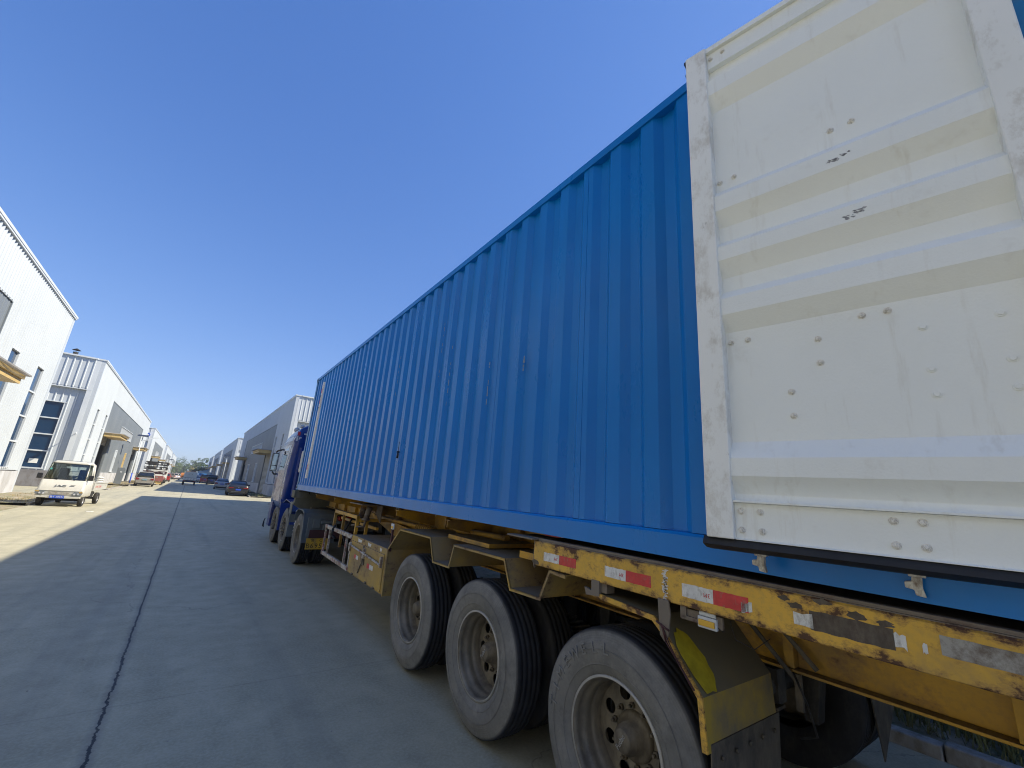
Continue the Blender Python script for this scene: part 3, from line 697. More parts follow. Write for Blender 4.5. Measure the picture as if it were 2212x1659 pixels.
for x0, x1 in ((2.0, 2.06), (2*CX-2.06, 2*CX-2.0)):
    box('top_rail', 'blue', C, x0, x1, Y0c+.16, Y1c-.16, ZT-.072, ZT-.004, bevel=.004)
    b = MB(); sgn = 1 if x0 < 3 else -1; xa = x0 if sgn > 0 else x1
    b.prism([(xa+sgn*.0, ZB+.006), (xa, ZB+.118), (xa+sgn*.014, ZB+.132), (xa+sgn*.075, ZB+.136), (xa+sgn*.075, ZB+.125), (xa+sgn*.006, ZB+.11), (xa+sgn*.006, ZB+.012), (xa+sgn*.05, ZB+.010), (xa+sgn*.05, ZB+.004)][::1], 'y', Y0c+.16, Y1c-.16)
    b.build('bottom_rail', 'blue', C)
for x0, x1 in ((2.0, 2.1), (2*CX-2.1, 2*CX-2.0)):
    for y0, y1 in ((Y1c-.15, Y1c), (Y0c, Y0c+.14)):
        b = MB(); b.box(x0+.004, x1-.004, y0+.003, y1-.003, ZB+.12, ZT-.12)
        if y0 < 0: b.box(x0+.02, x0+.035 if x0 < 3 else x0+.05, y1, y1+.05, ZB+.12, ZT-.1)
        b.build('corner_post', 'blue_dk', C, bevel=.006)
    for y0, y1 in ((Y1c-.178, Y1c), (Y0c, Y0c+.178)):
        for z0 in (ZB, ZT-.118):
            o = box('corner_casting', 'blue_dk', C, x0-.004 if x0 < 3 else x1-.158, x0+.158 if x0 < 3 else x1+.004, y0-.004, y1+.004, z0-.004, z0+.118, bevel=.01)
            xs_ = x0-.0045 if x0 < 3 else x1+.0045
            b = MB(); yc, zc = (y0+y1)/2, z0+.057
            b.prism([(yc+.035*math.cos(a)+(.02 if math.cos(a) > 0 else -.02), zc+.025*math.sin(a)) for a in [i*math.pi/8 for i in range(16)]], 'x', xs_-.0015, xs_+.0015)
            b.build('casting_hole', 'dark', o)
b = MB(); pr = []
y = Y0c+.12; k = 0
while y < Y1c-.1: pr.append((y, ZT-.03 if (k//2) % 2 else ZT-.01)); y += .045; k += 1
for i in range(len(pr)-1): b.poly([(2.03, pr[i][0], pr[i][1]), (2.03, pr[i+1][0], pr[i+1][1]), (2*CX-2.03, pr[i+1][0], pr[i+1][1]), (2*CX-2.03, pr[i][0], pr[i][1])])
b.build('roof_panel', 'blue', C)
b = MB(); b.box(2.1, 2*CX-2.1, Y1c-.06, Y1c-.03, ZB+.1, ZT-.1); b.box(2.15, 2*CX-2.15, Y1c-.1, Y1c, ZT-.12, ZT-.01); b.box(2.15, 2*CX-2.15, Y1c-.1, Y1c, ZB, ZB+.12); b.build('front_wall', 'blue', C)
box('floor', 'worn_steel', C, 2.06, 2*CX-2.06, Y0c+.02, Y1c-.1, ZB+.03, ZB+.12)
b = MB()
for k in range(24): b.box(2.06, 2*CX-2.06, Y0c+.3+k*.5, Y0c+.345+k*.5, ZB+.0, ZB+.03)
b.build('floor_crossmember', 'blue_dk', C)
b = MB(); b.box(2.16, 2*CX-2.16, Y0c, Y0c+.1, ZT-.11, ZT); b.box(2.16, 2*CX-2.16, Y0c, Y0c+.12, ZB, ZB+.1); b.build('rear_frame', 'blue_dk', C)
# strip of white marking tape near the front end, following the ribs
b = MB(); pr = []
c0 = 1.75+34*.2785
for q, o in ((c0-.100, .042), (c0-.05, 0), (c0+.05, 0), (c0+.100, .042)): pr.append((q, 2.014+o-.0025))
b.sheet(pr, .04, 2.42); st = b.build('marking_strip', 'refl_w', C, recalc=True)
b = MB()
for z in (2.13, 1.86, .24): b.box(2.0090, 2.0105, c0-.036, c0+.036, z, z+.12)
b.build('red_block', 'refl_r', st)
b = MB(); mt = Matrix(((0, 0, -1, 2.009), (-1, 0, 0, c0), (0, 1, 0, 2.03), (0, 0, 0, 1)))
b.text('P', .13, mt, .0008)
mt = Matrix(((0, 0, -1, 2.009), (-1, 0, 0, c0), (0, 1, 0, 1.72), (0, 0, 0, 1))); b.text('T', .14, mt, .0008); b.build('marking_letter', 'maroon', st)
# small black tag lock on the side
b = MB(); yy = 5.33; b.tube((1.997, yy, .355), (1.997, yy, .42), .013, .013, 10); b.path([(1.997, yy, .42), (1.994, yy-.012, .46), (1.998, yy, .50), (2.0, yy+.008, .57)], .003, 6); b.tube((1.997, yy, .425), (1.997, yy, .445), .018, .018, 10)
b.build('hanging_seal', 'black', C)
# scrapes on the rib crests
b = MB()
for (yy, z0, z1, ww) in ((4.09, .9, 1.6, .006), (4.37, 1.2, 1.95, .004), (5.48, 1.05, 1.5, .006), (5.76, 1.0, 1.9, .004), (3.25, .8, 1.25, .010), (2.7, 1.0, 1.15, .012)):
    z = z0
    while z < z1:
        dz = random.uniform(.01, .07)
        if random.random() < .55: b.box(2.0128, 2.0136, yy+.03-random.random()*ww, yy+.036+random.random()*ww, z, z+dz)
        z += dz+random.uniform(0, .05)
b.build('scrape_mark', carpaint('scraped paint', (.13, .2, .3, 1), .5), C)
# ---- the open door: local (u from hinge, n towards the viewer, z)
Hh = Vector((2.0, -.14)); Fe = Vector((1.77, 1.02)); ud = (Fe-Hh).normalized(); nd = Vector((-ud.y, ud.x))
DM = Matrix(((ud.x, nd.x, 0, Hh.x), (ud.y, nd.y, 0, Hh.y), (0, 0, 1, 0), (0, 0, 0, 1)))
prof = [(.048, -.030), (.072, -.040), (.075, -.040), (.144, .004), (.218, .004), (.289, -.040), (.794, -.040), (.871, .004), (.952, .004), (1.002, -.040), (1.073, -.040), (1.153, .004), (1.225, .004), (1.270, -.040), (1.351, -.040), (1.428, .004), (1.512, .004), (1.564, -.040), (2.068, -.040), (2.155, .004), (2.249, .004), (2.301, -.040), (2.352, -.040)]
b = MB()
for i in range(len(prof)-1):
    (z0, n0), (z1, n1) = prof[i], prof[i+1]
    b.poly([(.155, n0, z0), (1.08, n0, z0), (1.08, n1, z1), (.155, n1, z1)])
    b.poly([(.155, n0-.004, z0), (1.08, n0-.004, z0), (1.08, n1-.004, z1), (.155, n1-.004, z1)])
b.xf(DM); D = b.build('door', 'door', C, recalc=False); D['label'] = 'open white inner face of the left rear door'
b = MB(); b.box(1.076, 1.183, -.075, 0.016, -.107, 2.487); b.xf(DM); b.build('free_edge_post', 'post', D, bevel=.005)
b = MB(); b.box(.055, .155, -.045, 0.014, -.107, 2.487); b.xf(DM); b.build('hinge_post', 'post', D, bevel=.005)
b = MB(); b.box(.155, 1.076, -.075, -.012, -.107, .0375); b.box(.155, 1.076, -.075, .006, .038, .0475); b.box(.155, 1.076, -.03, .004, -.107, -.1035); b.xf(DM); b.build('bottom_rail', 'door', D, bevel=.0015)
b = MB(); b.box(.155, 1.076, -.075, -.012, 2.352, 2.455); b.box(.155, 1.076, -.075, .006, 2.455, 2.487); b.xf(DM); b.build('header_rail', 'door', D, bevel=.002)
b = MB(); b.prism([(-.105, -.005), (-.105, -.075), (-.160, -.09), (-.152, -.03), (-.135, .012), (-.118, .004)][::1], 'x', .05, 1.20)
for v in b.b.verts: v.co = Vector((v.co.x, v.co.z, v.co.y))
b.xf(DM); b.build('seal', 'rubber', D)
b = MB(); b.box(.155, 1.2, -.09, -.01, 2.487, 2.505); b.box(1.183, 1.188, -.085, -.05, -.1, 2.487); b.xf(DM); b.build('edge_seal', 'rubber', D)
# blue outer skin of the leaf
b = MB(); b.box(.42, 1.18, -.085, -.076, -.1, 2.48); b.xf(DM); b.build('outer_skin', 'blue', D)
bolts = [(.6, 1.649), (.527, 1.653), (1.058, 1.615), (.992, 1.619), (1.058, 2.413), (.995, 2.421), (1.055, .744), (.986, .745), (.734, .697), (.735, .597), (.841, .489), (.841, .39), (.59, .763), (.515, .764), (.43, .68), (.429, .524), (.428, .433), (.247, .687), (.245, .531), (.247, .438), (1.053, .004), (.983, .005), (1.053, -.069), (.98, -.068), (.588, .008), (.517, .009), (.59, -.069), (.518, -.068)]
for i, (u, z) in enumerate(bolts):
    n0 = -.040 if .1 < z < 2.3 else -.012; flat = u < .45
    b = MB(); r = .0135
    b.tube((u, n0, z), (u, n0+.003, z), r, r*.95, 16); b.tube((u, n0+.003, z), (u, n0+(.006 if flat else .010), z), r*.72, r*.6, 8)
    if not flat: b.tube((u, n0+.01, z), (u, n0+.014, z), r*.3, r*.25, 8)
    b.xf(DM); b.build('bolt', 'bolt' if not flat else 'door', D)
for u, s in ((1.01, 1), (.553, 1.0)):
    b = MB(); b.tube((u, -.10, 2.3), (u, -.10, -.13), .016, .016, 12)
    b.xf(DM); b.build('lock_rod', 'zinc', D)
    b = MB(); b.box(u-.022, u+.022, -.12, -.075, -.165, -.125)
    b.prism([(u-.012, -.165), (u+.014, -.165), (u+.016, -.180), (u+.034, -.184), (u+.034, -.202), (u+.012, -.206), (u+.010, -.222), (u-.016, -.226), (u-.010, -.2)], 'y', -.115, -.085)
    b.xf(DM); b.build('lock_cam', 'zinc', D, bevel=.003)
    b = MB(); b.tube((u, -.1, 2.3), (u, -.1, 2.53), .013, .013, 10); b.prism([(u-.012, 2.525), (u+.015, 2.525), (u+.02, 2.56), (u+.006, 2.575), (u-.02, 2.565)], 'y', -.11, -.09); b.xf(DM); b.build('lock_cam', 'maroon', D)
b = MB(); b.prism([(1.18, 2.44), (1.205, 2.45), (1.215, 2.47), (1.19, 2.462)], 'y', -.09, -.06); b.xf(DM); b.build('edge_hook', 'rubber', D)
rr = random.Random(3)
def smear(u0, u1, z0, z1, n, nn):
    b = MB()
    for _ in range(n):
        u = rr.uniform(u0, u1); z = rr.uniform(z0, z1)-(.012 if u > (u0+u1)/2 else 0); a = rr.uniform(.001, .009); h = rr.uniform(.001, .005)
        b.prism([(u-a, z), (u, z-h), (u+a, z+h*.3), (u+a*.4, z+h)], 'y', nn, nn+.0004)
    b.xf(DM); b.build('stencil_mark', 'scuff', D)
smear(.545, .625, 1.466, 1.478, 34, .0042); smear(.53, .60, 1.178, 1.196, 40, .0042)
# closed right leaf
b = MB(); b.box(CX+.01, 2*CX-2.1, Y0c-.01, Y0c+.04, ZB+.12, ZT-.12); b.build('closed_door', 'blue', C, bevel=.004)

# ------------------------------------------------------------------ wheels (local: axle along x, x=0 outer tyre face, increasing inwards)
def disc_with_holes(b, x, ro, ri, rh, hr, nh, th=.008, n=48):
    """annulus with round holes, as one thick plate"""
    edges = []
    def ring(cx, cy, r, m):
        vs = [b.b.verts.new((x, cx+r*math.cos(2*math.pi*i/m), cy+r*math.sin(2*math.pi*i/m))) for i in range(m)]
        for i in range(m): edges.append(b.b.edges.new((vs[i], vs[(i+1) % m])))
    ring(0, 0, ro, n); ring(0, 0, ri, n)
    for k in range(nh):
        a = 2*math.pi*(k+.5)/nh; ring(hr*math.cos(a), hr*math.sin(a), rh, 16)
    r = bmesh.ops.triangle_fill(b.b, use_beauty=True, use_dissolve=False, edges=edges)
    fs = [g for g in r['geom'] if isinstance(g, bmesh.types.BMFace)]
    e = bmesh.ops.extrude_face_region(b.b, geom=fs)
    bmesh.ops.translate(b.b, vec=(th, 0, 0), verts=[g for g in e['geom'] if isinstance(g, bmesh.types.BMVert)])
def tyre_profile(W=.28, R=.53, rim=.298):
    half = [(.038, rim), (.022, rim+.02), (.008, rim+.06), (0, rim+.115), (.004, R-.085), (.012, R-.06), (.018, R-.05), (.022, R-.034), (.03, R-.016), (.042, R-.004)]
    tread = []
    g = [W*.27, W*.42, W*.58, W*.73]
    for q in g: tread += [(q-.005, R), (q-.003, R-.009), (q+.003, R-.009), (q+.005, R)]
    other = [(W-x, r) for x, r in half[::-1]]
    return half+tread+other
def make_wheel(parent, dual='out', brand=None, seg=72, cap=None, capang=0, front=False, lit=True):
    """wheel part (rim) with tyre, hub as sub-parts"""
    b = MB()
    if front:
        b.lathe([(.036, .300), (.03, .302), (.030, .290), (.05, .278), (.11, .27), (.12, .24)], n=seg); disc_with_holes(b, .10, .245, .06, .028, .195, 10)
        b.lathe([(.24, .262), (.12, .262), (.12, .24)], n=seg)
        for k in range(10):
            a = 2*math.pi*k/10; p = (.10, .15*math.cos(a), .15*math.sin(a)); b.tube(p, (.055, p[1], p[2]), .03, .027, 10); b.tube((.055, p[1], p[2]), (-.03, p[1], p[2]), .021, .018, 8)
    else:
        b.lathe([(.036, .302), (.028, .303), (.024, .298), (.028, .289), (.055, .281), (.075, .283), (.09, .272), (.12, .262), (.135, .268), (.15, .262), (.165, .252), (.25, .250)], n=seg)
        if dual == 'out': disc_with_holes(b, .21, .2515, .075, .037, .193, 8)
        else: disc_with_holes(b, .07, .27, .085, .034, .196, 8)
    o = b.build('wheel', 'rim' if lit else 'rim', parent, recalc=True)
    b = MB(); b.lathe([(.0235, .290), (.0225, .3025), (.034, .3035)], n=seg); e = b.build('rim_flange', 'rim_edge', o)
    b = MB(); b.lathe(tyre_profile(), n=seg)
    b.lathe([(-.001, .425), (-.003, .4255), (-.003, .428), (-.001, .4285)], n=seg); b.lathe([(.010, .35), (.006, .352), (.006, .356), (.007, .358)], n=seg)
    b.build('tyre', 'tyre' if dual == 'out' or front else 'tyre_shaded', o)
    if dual == 'out' or front:
        b = MB()
        if not front:
            b.lathe([(.210, .118), (.19, .114), (.185, .10), (.18, .076), (.125, .071), (.12, .060), (.098, .056), (.089, .048), (.085, .0)], n=40)
            for k in range(10):
                a = 2*math.pi*(k+.3)/10; y, z = .138*math.cos(a), .138*math.sin(a); b.tube((.21, y, z), (.19, y, z), .016, .016, 6); b.tube((.19, y, z), (.172, y, z), .009, .008, 8)
        else: b.lathe([(.10, .11), (.04, .10), (.03, .07), (.02, .0)], n=32)
        h = b.build('hub', 'hub', o)
        if cap:
            b = MB(); mt = Matrix.Translation((.0842, 0, 0)) @ Matrix.Rotation(capang, 4, 'X') @ Matrix(((0, 0, -1, 0), (-1, 0, 0, 0), (0, 1, 0, 0), (0, 0, 0, 1)))
            b.text(cap, .036, mt, .0015); b.build('cap_lettering', 'rim_edge', h)
    if brand:
        b = MB(); txt, mid = brand; n = len(txt)
        for i, ch in enumerate(txt):
            # angle measured from +z towards +y (forward); letters read clockwise seen from outside (-x side)
            a = mid-(i-(n-1)/2)*.2
            R = .43
            up = Vector((0, math.sin(a), math.cos(a))); rt = Vector((0, -math.cos(a), math.sin(a)))
            mt = Matrix(((0, up.x, -1, -.0005), (rt.y, up.y, 0, up.y*R), (rt.z, up.z, 0, up.z*R), (0, 0, 0, 1)))
            b.text(ch, .082, mt, .003)
        b.build('sidewall_lettering', 'tyre_txt', o)
    return o
# ------------------------------------------------------------------ trailer
TR = thing('container_trailer', 'rusty yellow three axle skeletal semi-trailer carrying the blue container', 'trailer', (CX, 4.5, -1.72), TF)
AX = [1.72, 3.075, 4.42]; AZ = -1.205
def place(o, x, y, z, rx=0, flip=False):
    o.location = Vector((x, y, z))-OFF[TR] if o.parent == TR else (x, y, z); o.rotation_euler = (rx, 0, math.pi if flip else 0)
def wheel_at(par, x, y, z, flip=False, base=None, **kw):
    o = make_wheel(par, **kw)
    # meshes were shifted by the parent's base: undo by placing the origin there
    o.location = (x, y, z)
    return o
wheel_parent_off = OFF[TR].copy()
def zeroed(fn, par):
    k = OFF[par]; OFF[par] = Vector((0, 0, 0)); r = fn(); OFF[par] = k; return r
protos = {}
for i, y in enumerate(AX):
    br = [('TIMEWELL', .78), None, None][i]; ang = [-1.05, -1.25, .4][i]
    o = zeroed(lambda: make_wheel(TR, 'out', brand=br, cap=['Fudao', 'Fudao', None][i], capang=ang, seg=[128, 112, 80][i]), TR)
    o.location = Vector((1.975, y, AZ))-OFF[TR]; o.rotation_euler = (.3*i, 0, 0)
    if i == 0: o.rotation_euler = (0, 0, 0)
    if i == 0:
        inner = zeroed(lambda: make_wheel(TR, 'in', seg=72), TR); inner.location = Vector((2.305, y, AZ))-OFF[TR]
        outer = zeroed(lambda: make_wheel(TR, 'out', seg=56), TR); outer.location = Vector((2*CX-1.975, y, AZ))-OFF[TR]; outer.rotation_euler = (0, 0, math.pi)
        c = copy_tree(inner, TR); c.location = Vector((2*CX-2.305, y, AZ))-OFF[TR]; c.rotation_euler = (0, 0, math.pi)
    else:
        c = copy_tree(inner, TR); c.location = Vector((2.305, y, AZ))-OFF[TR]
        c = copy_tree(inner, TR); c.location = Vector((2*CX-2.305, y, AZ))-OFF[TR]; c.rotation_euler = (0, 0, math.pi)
        c = copy_tree(outer, TR); c.location = Vector((2*CX-1.975, y, AZ))-OFF[TR]
    b = MB(); b.tube((2.2, y, AZ), (2*CX-2.2, y, AZ), .075, .075, 14); b.box(2.66, 2.78, y-.09, y+.09, AZ-.1, AZ+.12); b.box(2*CX-2.78, 2*CX-2.66, y-.09, y+.09, AZ-.1, AZ+.12)
    b.tube((2.5, y, AZ), (2.64, y, AZ), .2, .2, 24)
    b.build('axle', 'dust_metal', TR)
    for x in (2.72, 2*CX-2.72):
        b = MB()
        for k in range(6): b.ribbon([(y-.52+k*.07, AZ+.22+k*.016), (y-.25, AZ+.15+k*.016), (y, AZ+.13+k*.016), (y+.25, AZ+.15+k*.016), (y+.52-k*.07, AZ+.22+k*.016)], 'x', x-.045, x+.045, .013)
        b.build('leaf_spring', 'dust_metal', TR)
for y in (1.05, 2.40, 3.75, 5.05):
    for x in (2.66, 2*CX-2.66):
        b = MB(); b.prism([(y-.06, -.74), (y+.06, -.74), (y+.03, -.98), (y-.03, -.98)], 'x', x+.02, x+.10 if x < 3 else x-.10)
        b.build('spring_hanger', 'dark', TR, bevel=.008)
# main beams
for x in (2.68, 2*CX-2.68):
    b = MB(); wx = .008
    b.prism([(-.32, -.745), (6.3, -.745), (7.4, -.60), (11.25, -.58), (11.25, -.30), (-.32, -.30)], 'x', x-wx, x+wx)
    b.prism([(-.32, -.758), (6.3, -.758), (7.4, -.613), (11.25, -.593), (11.25, -.58), (7.4, -.60), (6.3, -.745), (-.32, -.745)], 'x', x-.07, x+.07)
    b.box(x-.07, x+.07, -.32, 11.25, -.30, -.288)
    y = .3
    while y < 11.2:
        zb = -.742 if y < 6.2 else -.58; b.box(x-.065, x-.009, y, y+(.045 if x < 3 else .012), zb, -.302); b.box(x+.009, x+.065, y, y+.012, zb, -.302); y += .78
    b.build('main_beam', 'yellow_d', TR, bevel=.002)
# reflectors on main beam web
for k in range(4):
    yy = 2.9+k*1.35
    box('web_reflector', 'refl_r', TR, 2.668, 2.6695, yy, yy+.22, -.35, -.30)
    box('web_reflector', 'refl_w', TR, 2.668, 2.6695, yy-.22, yy-.002, -.35, -.30)
# cross outriggers
for y, ze in ((2.46, .0), (4.0, -.05), (5.4, -.02), (6.85, 0), (8.6, 0), (10.2, 0)):
    b = MB(); b.prism([(2.12, -.30), (4.31, -.30), (4.31, -.36), (3.8, -.47), (2.65, -.47), (2.12, -.36)], 'y', y, y+.012); b.box(2.12, 4.31, y-.05, y+.06, -.298, -.288)
    b.build('outrigger', 'yellow_d', TR)
# rear side beams with deck plate
for sgn, x in ((1, 1.97), (-1, 2*CX-1.97)):
    b = MB(); a, c = x, x+sgn*.09
    y1, y0 = 2.405, -.36
    b.prism([(a, -.445), (a, -.298), (a+sgn*.01, -.292), (c, -.292), (c, -.300), (a+sgn*.012, -.304), (a+sgn*.012, -.437), (c, -.439), (c, -.447), (a+sgn*.004, -.449)], 'y', y0, y1)
    SB = b.build('side_beam', 'yellow', TR)
    b = MB(); b.box(x+sgn*.012, 2.66 if sgn > 0 else 2*CX-2.66, y0, y1-.03, -.2935, -.2885); b.box(x+sgn*.02, x+sgn*.055, y0, y1+.06, -.288, -.275); b.build('deck_plate', 'worn_steel', TR)
    b = MB()
    for y in (2.30, 1.42, .62, -.2):
        b.box(x+sgn*.03, 2.67 if sgn > 0 else 2*CX-2.67, y, y+.012, -.43, -.296)
        b.box(x+sgn*.03, 2.67 if sgn > 0 else 2*CX-2.67, y-.03, y+.042, -.443, -.4305)
    b.build('beam_bracket', 'yellow_d', TR)
    if sgn > 0:
        b = MB(); b.prism([(1.975, -.29), (2.2, -.29), (2.2, -.31), (1.985, -.47), (1.975, -.455)], 'y', y1+.002, y1+.012); b.box(1.93, 2.2, y1-.02, y1+.28, -.287, -.277); b.box(2.05, 2.062, y1+.012, y1+.05, -.40, -.29)
        b.build('beam_end_plate', 'worn_steel', SB)
        def tape(ya, yb, z0, z1, m, jag=0, nm='reflector_tape', slope=0):
            b = MB(); n = 14 if abs(yb-ya) > .1 else 4; up = []; dn = []
            for i in range(n+1):
                y = ya+(yb-ya)*i/n; up.append((y, z1-slope*(y-ya)-random.random()*jag)); dn.append((y, z0-slope*(y-ya)+random.random()*jag))
            b.prism(up+dn[::-1], 'x', x-.0016, x-.0004); return b.build(nm, m, SB)
        for (ya, yb, z0, z1, wf) in ((2.300, 1.996, -.408, -.352, .5), (1.762, 1.452, -.407, -.349, .48), (1.277, .969, -.408, -.346, .50)):
            ym = ya+(yb-ya)*wf
            tape(ya, ym, z0, z1, 'refl_w', .003); tape(ym, yb, z0, z1, 'refl_r', .002)
            b = MB(); mt = Matrix(((0, 0, -1, x-.0018), (1, 0, 0, ym+.030), (0, -1, 0, (z0+z1)/2), (0, 0, 0, 1))); b.text('3M', .026, mt, .0005); b.build('tape_lettering', 'inkred', SB)
        tape(1.000, .955, -.41, -.36, 'refl_w', .012)
        tape(.80, .735, -.405, -.345, 'refl_w', .02); tape(.745, .50, -.408, -.338, 'glue', .004); tape(.502, .470, -.40, -.345, 'refl_w', .012); tape(.432, .420, -.395, -.36, 'refl_w', .01)
        tape(.388, -.05, -.385, -.325, 'peeled', .003); tape(-.08, -.34, -.385, -.325, 'peeled', .004)
        b = MB()
        for i in range(26): b.box(x-.0018, x-.0004, 1.363+random.uniform(-.014, .010), 1.375+random.uniform(-.006, .014), -.445+i*.0055, -.4405+i*.0055)
        b.build('worn_sticker', 'refl_w', SB)
        b = MB(); mt = Matrix(((0, 0, -1, x-.0022), (0, -1, 0, 1.369), (-1, 0, 0, -.375), (0, 0, 0, 1))); b.text('BIGAN', .024, mt, .0005); b.build('sticker_lettering', 'ink', SB)
        for (yy, zz, r) in ((2.385, -.43, .03), (.79, -.335, .02), (.70, -.302, .022), (.60, -.325, .024), (.52, -.330, .02), (.83, -.315, .017)):
            b = MB(); n = 15; b.prism([(yy+r*random.uniform(.6, 1.25)*math.cos(q*6.283/n)*1.35, zz+.6*r*random.uniform(.55, 1.2)*math.sin(q*6.283/n)) for q in range(n)], 'x', x-.0008, x-.0002)
            b.build('rust_patch', 'glue', SB)
# mudguards
wave = [(5.16, -1.24), (5.165, -.73), (4.85, -.462), (4.04, -.458), (3.93, -.664), (3.62, -.66), (3.555, -.466), (2.75, -.462), (2.655, -.648), (2.335, -.64), (2.245, -.454), (2.09, -.46)]
rear = [(1.90, -.500), (1.44, -.530), (1.385, -.575), (1.195, -.798), (1.180, -1.00)]
rear2 = [(1.180, -1.00), (1.20, -1.25)]
for sgn in (1, -1):
    xa = 1.97 if sgn > 0 else 2*CX-1.97; xb = xa+sgn*.64
    b = MB(); b.ribbon(wave, 'x', xa, xb, .008); b.ribbon(wave, 'x', xa, xa+sgn*.012, .022)
    b.build('mudguard', 'yellow_b', TR, recalc=True)
    b = MB(); b.box(xa+sgn*.1, xb, 2.3, 2.7, -.447, -.40); b.build('guard_stay', 'yellow_d', TR)
    b = MB(); b.box(xa+sgn*.15, xb+sgn*.05, 3.2, 3.95, -.455, -.42); b.build('guard_stay', 'yellow_d', TR)
    b = MB(); b.ribbon(rear, 'x', xa+sgn*.01, xb, .008)
    RG = b.build('rear_mudguard', 'mudpanel', TR)
    b = MB(); b.ribbon(rear, 'x', xa, xa+sgn*.014, .026); b.build('guard_rim', 'yellow', RG)
    b = MB()
    if sgn > 0: b.ribbon([(1.176, -.97), (1.19, -1.30), (1.2, -1.52)], 'x', xa+sgn*.03, xb+sgn*.02, .006)
    else: b.prism([(3.82, -.80), (4.46, -.80), (4.40, -1.22), (4.22, -1.36), (4.03, -1.52), (3.96, -1.28)], 'y', 1.16, 1.168)
    for k in range(5): b.tube((xa+sgn*(.1+k*.12), 1.16, -1.03), (xa+sgn*(.1+k*.12), 1.17, -1.03), .01, .01, 8)
    b.build('mud_flap', 'dust_metal', TR)
    if sgn > 0:
        # oval wiped clean patch on the sloping face of the rear panel
        p0, p1 = Vector((1.385, -.575)), Vector((1.195, -.798)); d = (p1-p0); nn = Vector((d.y, -d.x)).normalized()
        if nn.y < 0: nn = -nn
        b = MB(); pts = []
        for q in range(24):
            a = q*2*math.pi/24; jj = random.uniform(.86, 1.06); u = .53+.49*math.cos(a)*jj; x = xa+.085+.083*math.sin(a)*jj*(1+.15*math.cos(a)); pt_ = p0+d*u; pts.append(Vector((x, pt_.x, pt_.y)))
        off = Vector((0, -abs(nn.x), nn.y)); 
        A = [b.b.verts.new(p+off*.0115) for p in pts]; B = [b.b.verts.new(p+off*.0095) for p in pts]
        b.b.faces.new(A); b.b.faces.new(B[::-1])
        for q in range(24): b.b.faces.new((A[q], A[(q+1) % 24], B[(q+1) % 24], B[q]))
        b.build('wiped_patch', 'mudclean', RG)
b = MB(); b.prism([(1.405, -.44), (1.345, -.44), (1.335, -.50), (1.35, -.60), (1.37, -.625), (1.395, -.60), (1.40, -.52)], 'x', 1.955, 1.965); b.build('hanger_plate', 'worn_steel', TR, bevel=.002)
b = MB(); b.prism([(1.86, -.44), (1.80, -.44), (1.80, -.52), (1.90, -.53), (1.915, -.49), (1.86, -.50)], 'x', 1.965, 1.985); b.box(1.985, 2.05, 1.76, 1.83, -.50, -.44); b.build('hanger_plate', 'worn_steel', TR)
b = MB(); b.path([(1.953, 1.385, -.55), (1.952, 1.36, -.62), (1.955, 1.29, -.70), (1.953, 1.22, -.775)], .004, 6); b.path([(1.95, 1.38, -.553), (1.949, 1.355, -.60), (1.952, 1.30, -.685), (1.951, 1.235, -.765)], .003, 6); b.path([(1.95, 1.41, -.545), (1.95, 1.34, -.57)], .005, 6); b.build('red_wire', 'maroon', TR)
b = MB(); b.box(1.985, 2.0, 1.27, 1.30, -.50, -.44); b.box(1.985, 2.02, 1.13, 1.30, -.505, -.49); b.box(1.995, 2.01, 1.1, 1.3, -.51, -.46); LB = b.build('lamp_bracket', 'worn_steel', TR)
def side_lamp(y, z, x=1.98):
    b = MB(); b.box(x, x+.018, y-.045, y+.045, z-.032, z+.016); b.box(x+.004, x+.014, y-.04, y+.04, z+.018, z+.036); o = b.build('marker_lamp', 'trim', TR, bevel=.004)
    b = MB(); b.box(x-.008, x, y-.038, y+.038, z-.022, z+.004); b.build('lamp_lens', 'amber', o, bevel=.003)
side_lamp(1.165, -.487)
b = MB(); b.box(1.99, 2.01, 5.13, 5.16, -.75, -.48); b.build('lamp_post', 'maroon', TR)
b = MB(); b.box(1.985, 2.0, 5.10, 5.18, -.50, -.435); o = b.build('marker_lamp', 'trim', TR, bevel=.003)
b = MB(); b.box(1.980, 1.985, 5.115, 5.165, -.49, -.463); b.build('lamp_lens', 'amber', o)
# toolbox
b = MB(); b.box(1.985, 2.55, 5.20, 6.66, -1.235, -.728); TB = b.build('toolbox', 'yellow_b', TR, bevel=.006)
b = MB(); b.box(1.97, 1.985, 5.24, 6.60, -1.215, -.80); b.build('toolbox_lid', 'yellow_b', TB, bevel=.004)
b = MB(); b.tube((1.945, 5.27, -.92), (1.945, 6.62, -.855), .013, .013, 10)
for y in (5.27, 5.95, 6.6): b.box(1.94, 1.975, y-.02, y+.02, -.95, -.83)
b.build('lock_bar', 'guard', TB)
b = MB(); b.path([(1.955, 5.98, -.80), (1.95, 6.0, -.90), (1.955, 5.96, -.98), (1.955, 6.02, -1.05), (1.96, 6.1, -1.15)], .008, 6); b.box(1.955, 1.97, 5.92, 6.0, -1.03, -.96); b.build('latch', 'hub', TB)
b = MB()
for y in (5.45, 5.75, 6.35): b.tube((1.965, y-.03, -1.21), (1.965, y+.03, -1.21), .012, .012, 8)
b.build('lid_hinge', 'hub', TB)
def tq(ya, yb, z, h, m):
    b = MB(); b.box(1.9675, 1.9695, ya, yb, z, z+h); b.build('reflector_tape', m, TB)
tq(6.30, 6.38, -1.01, .05, 'refl_r'); tq(6.20, 6.298, -1.01, .05, 'refl_w'); tq(5.70, 5.80, -1.04, .055, 'refl_r'); tq(5.56, 5.698, -1.04, .055, 'refl_w')
b = MB()
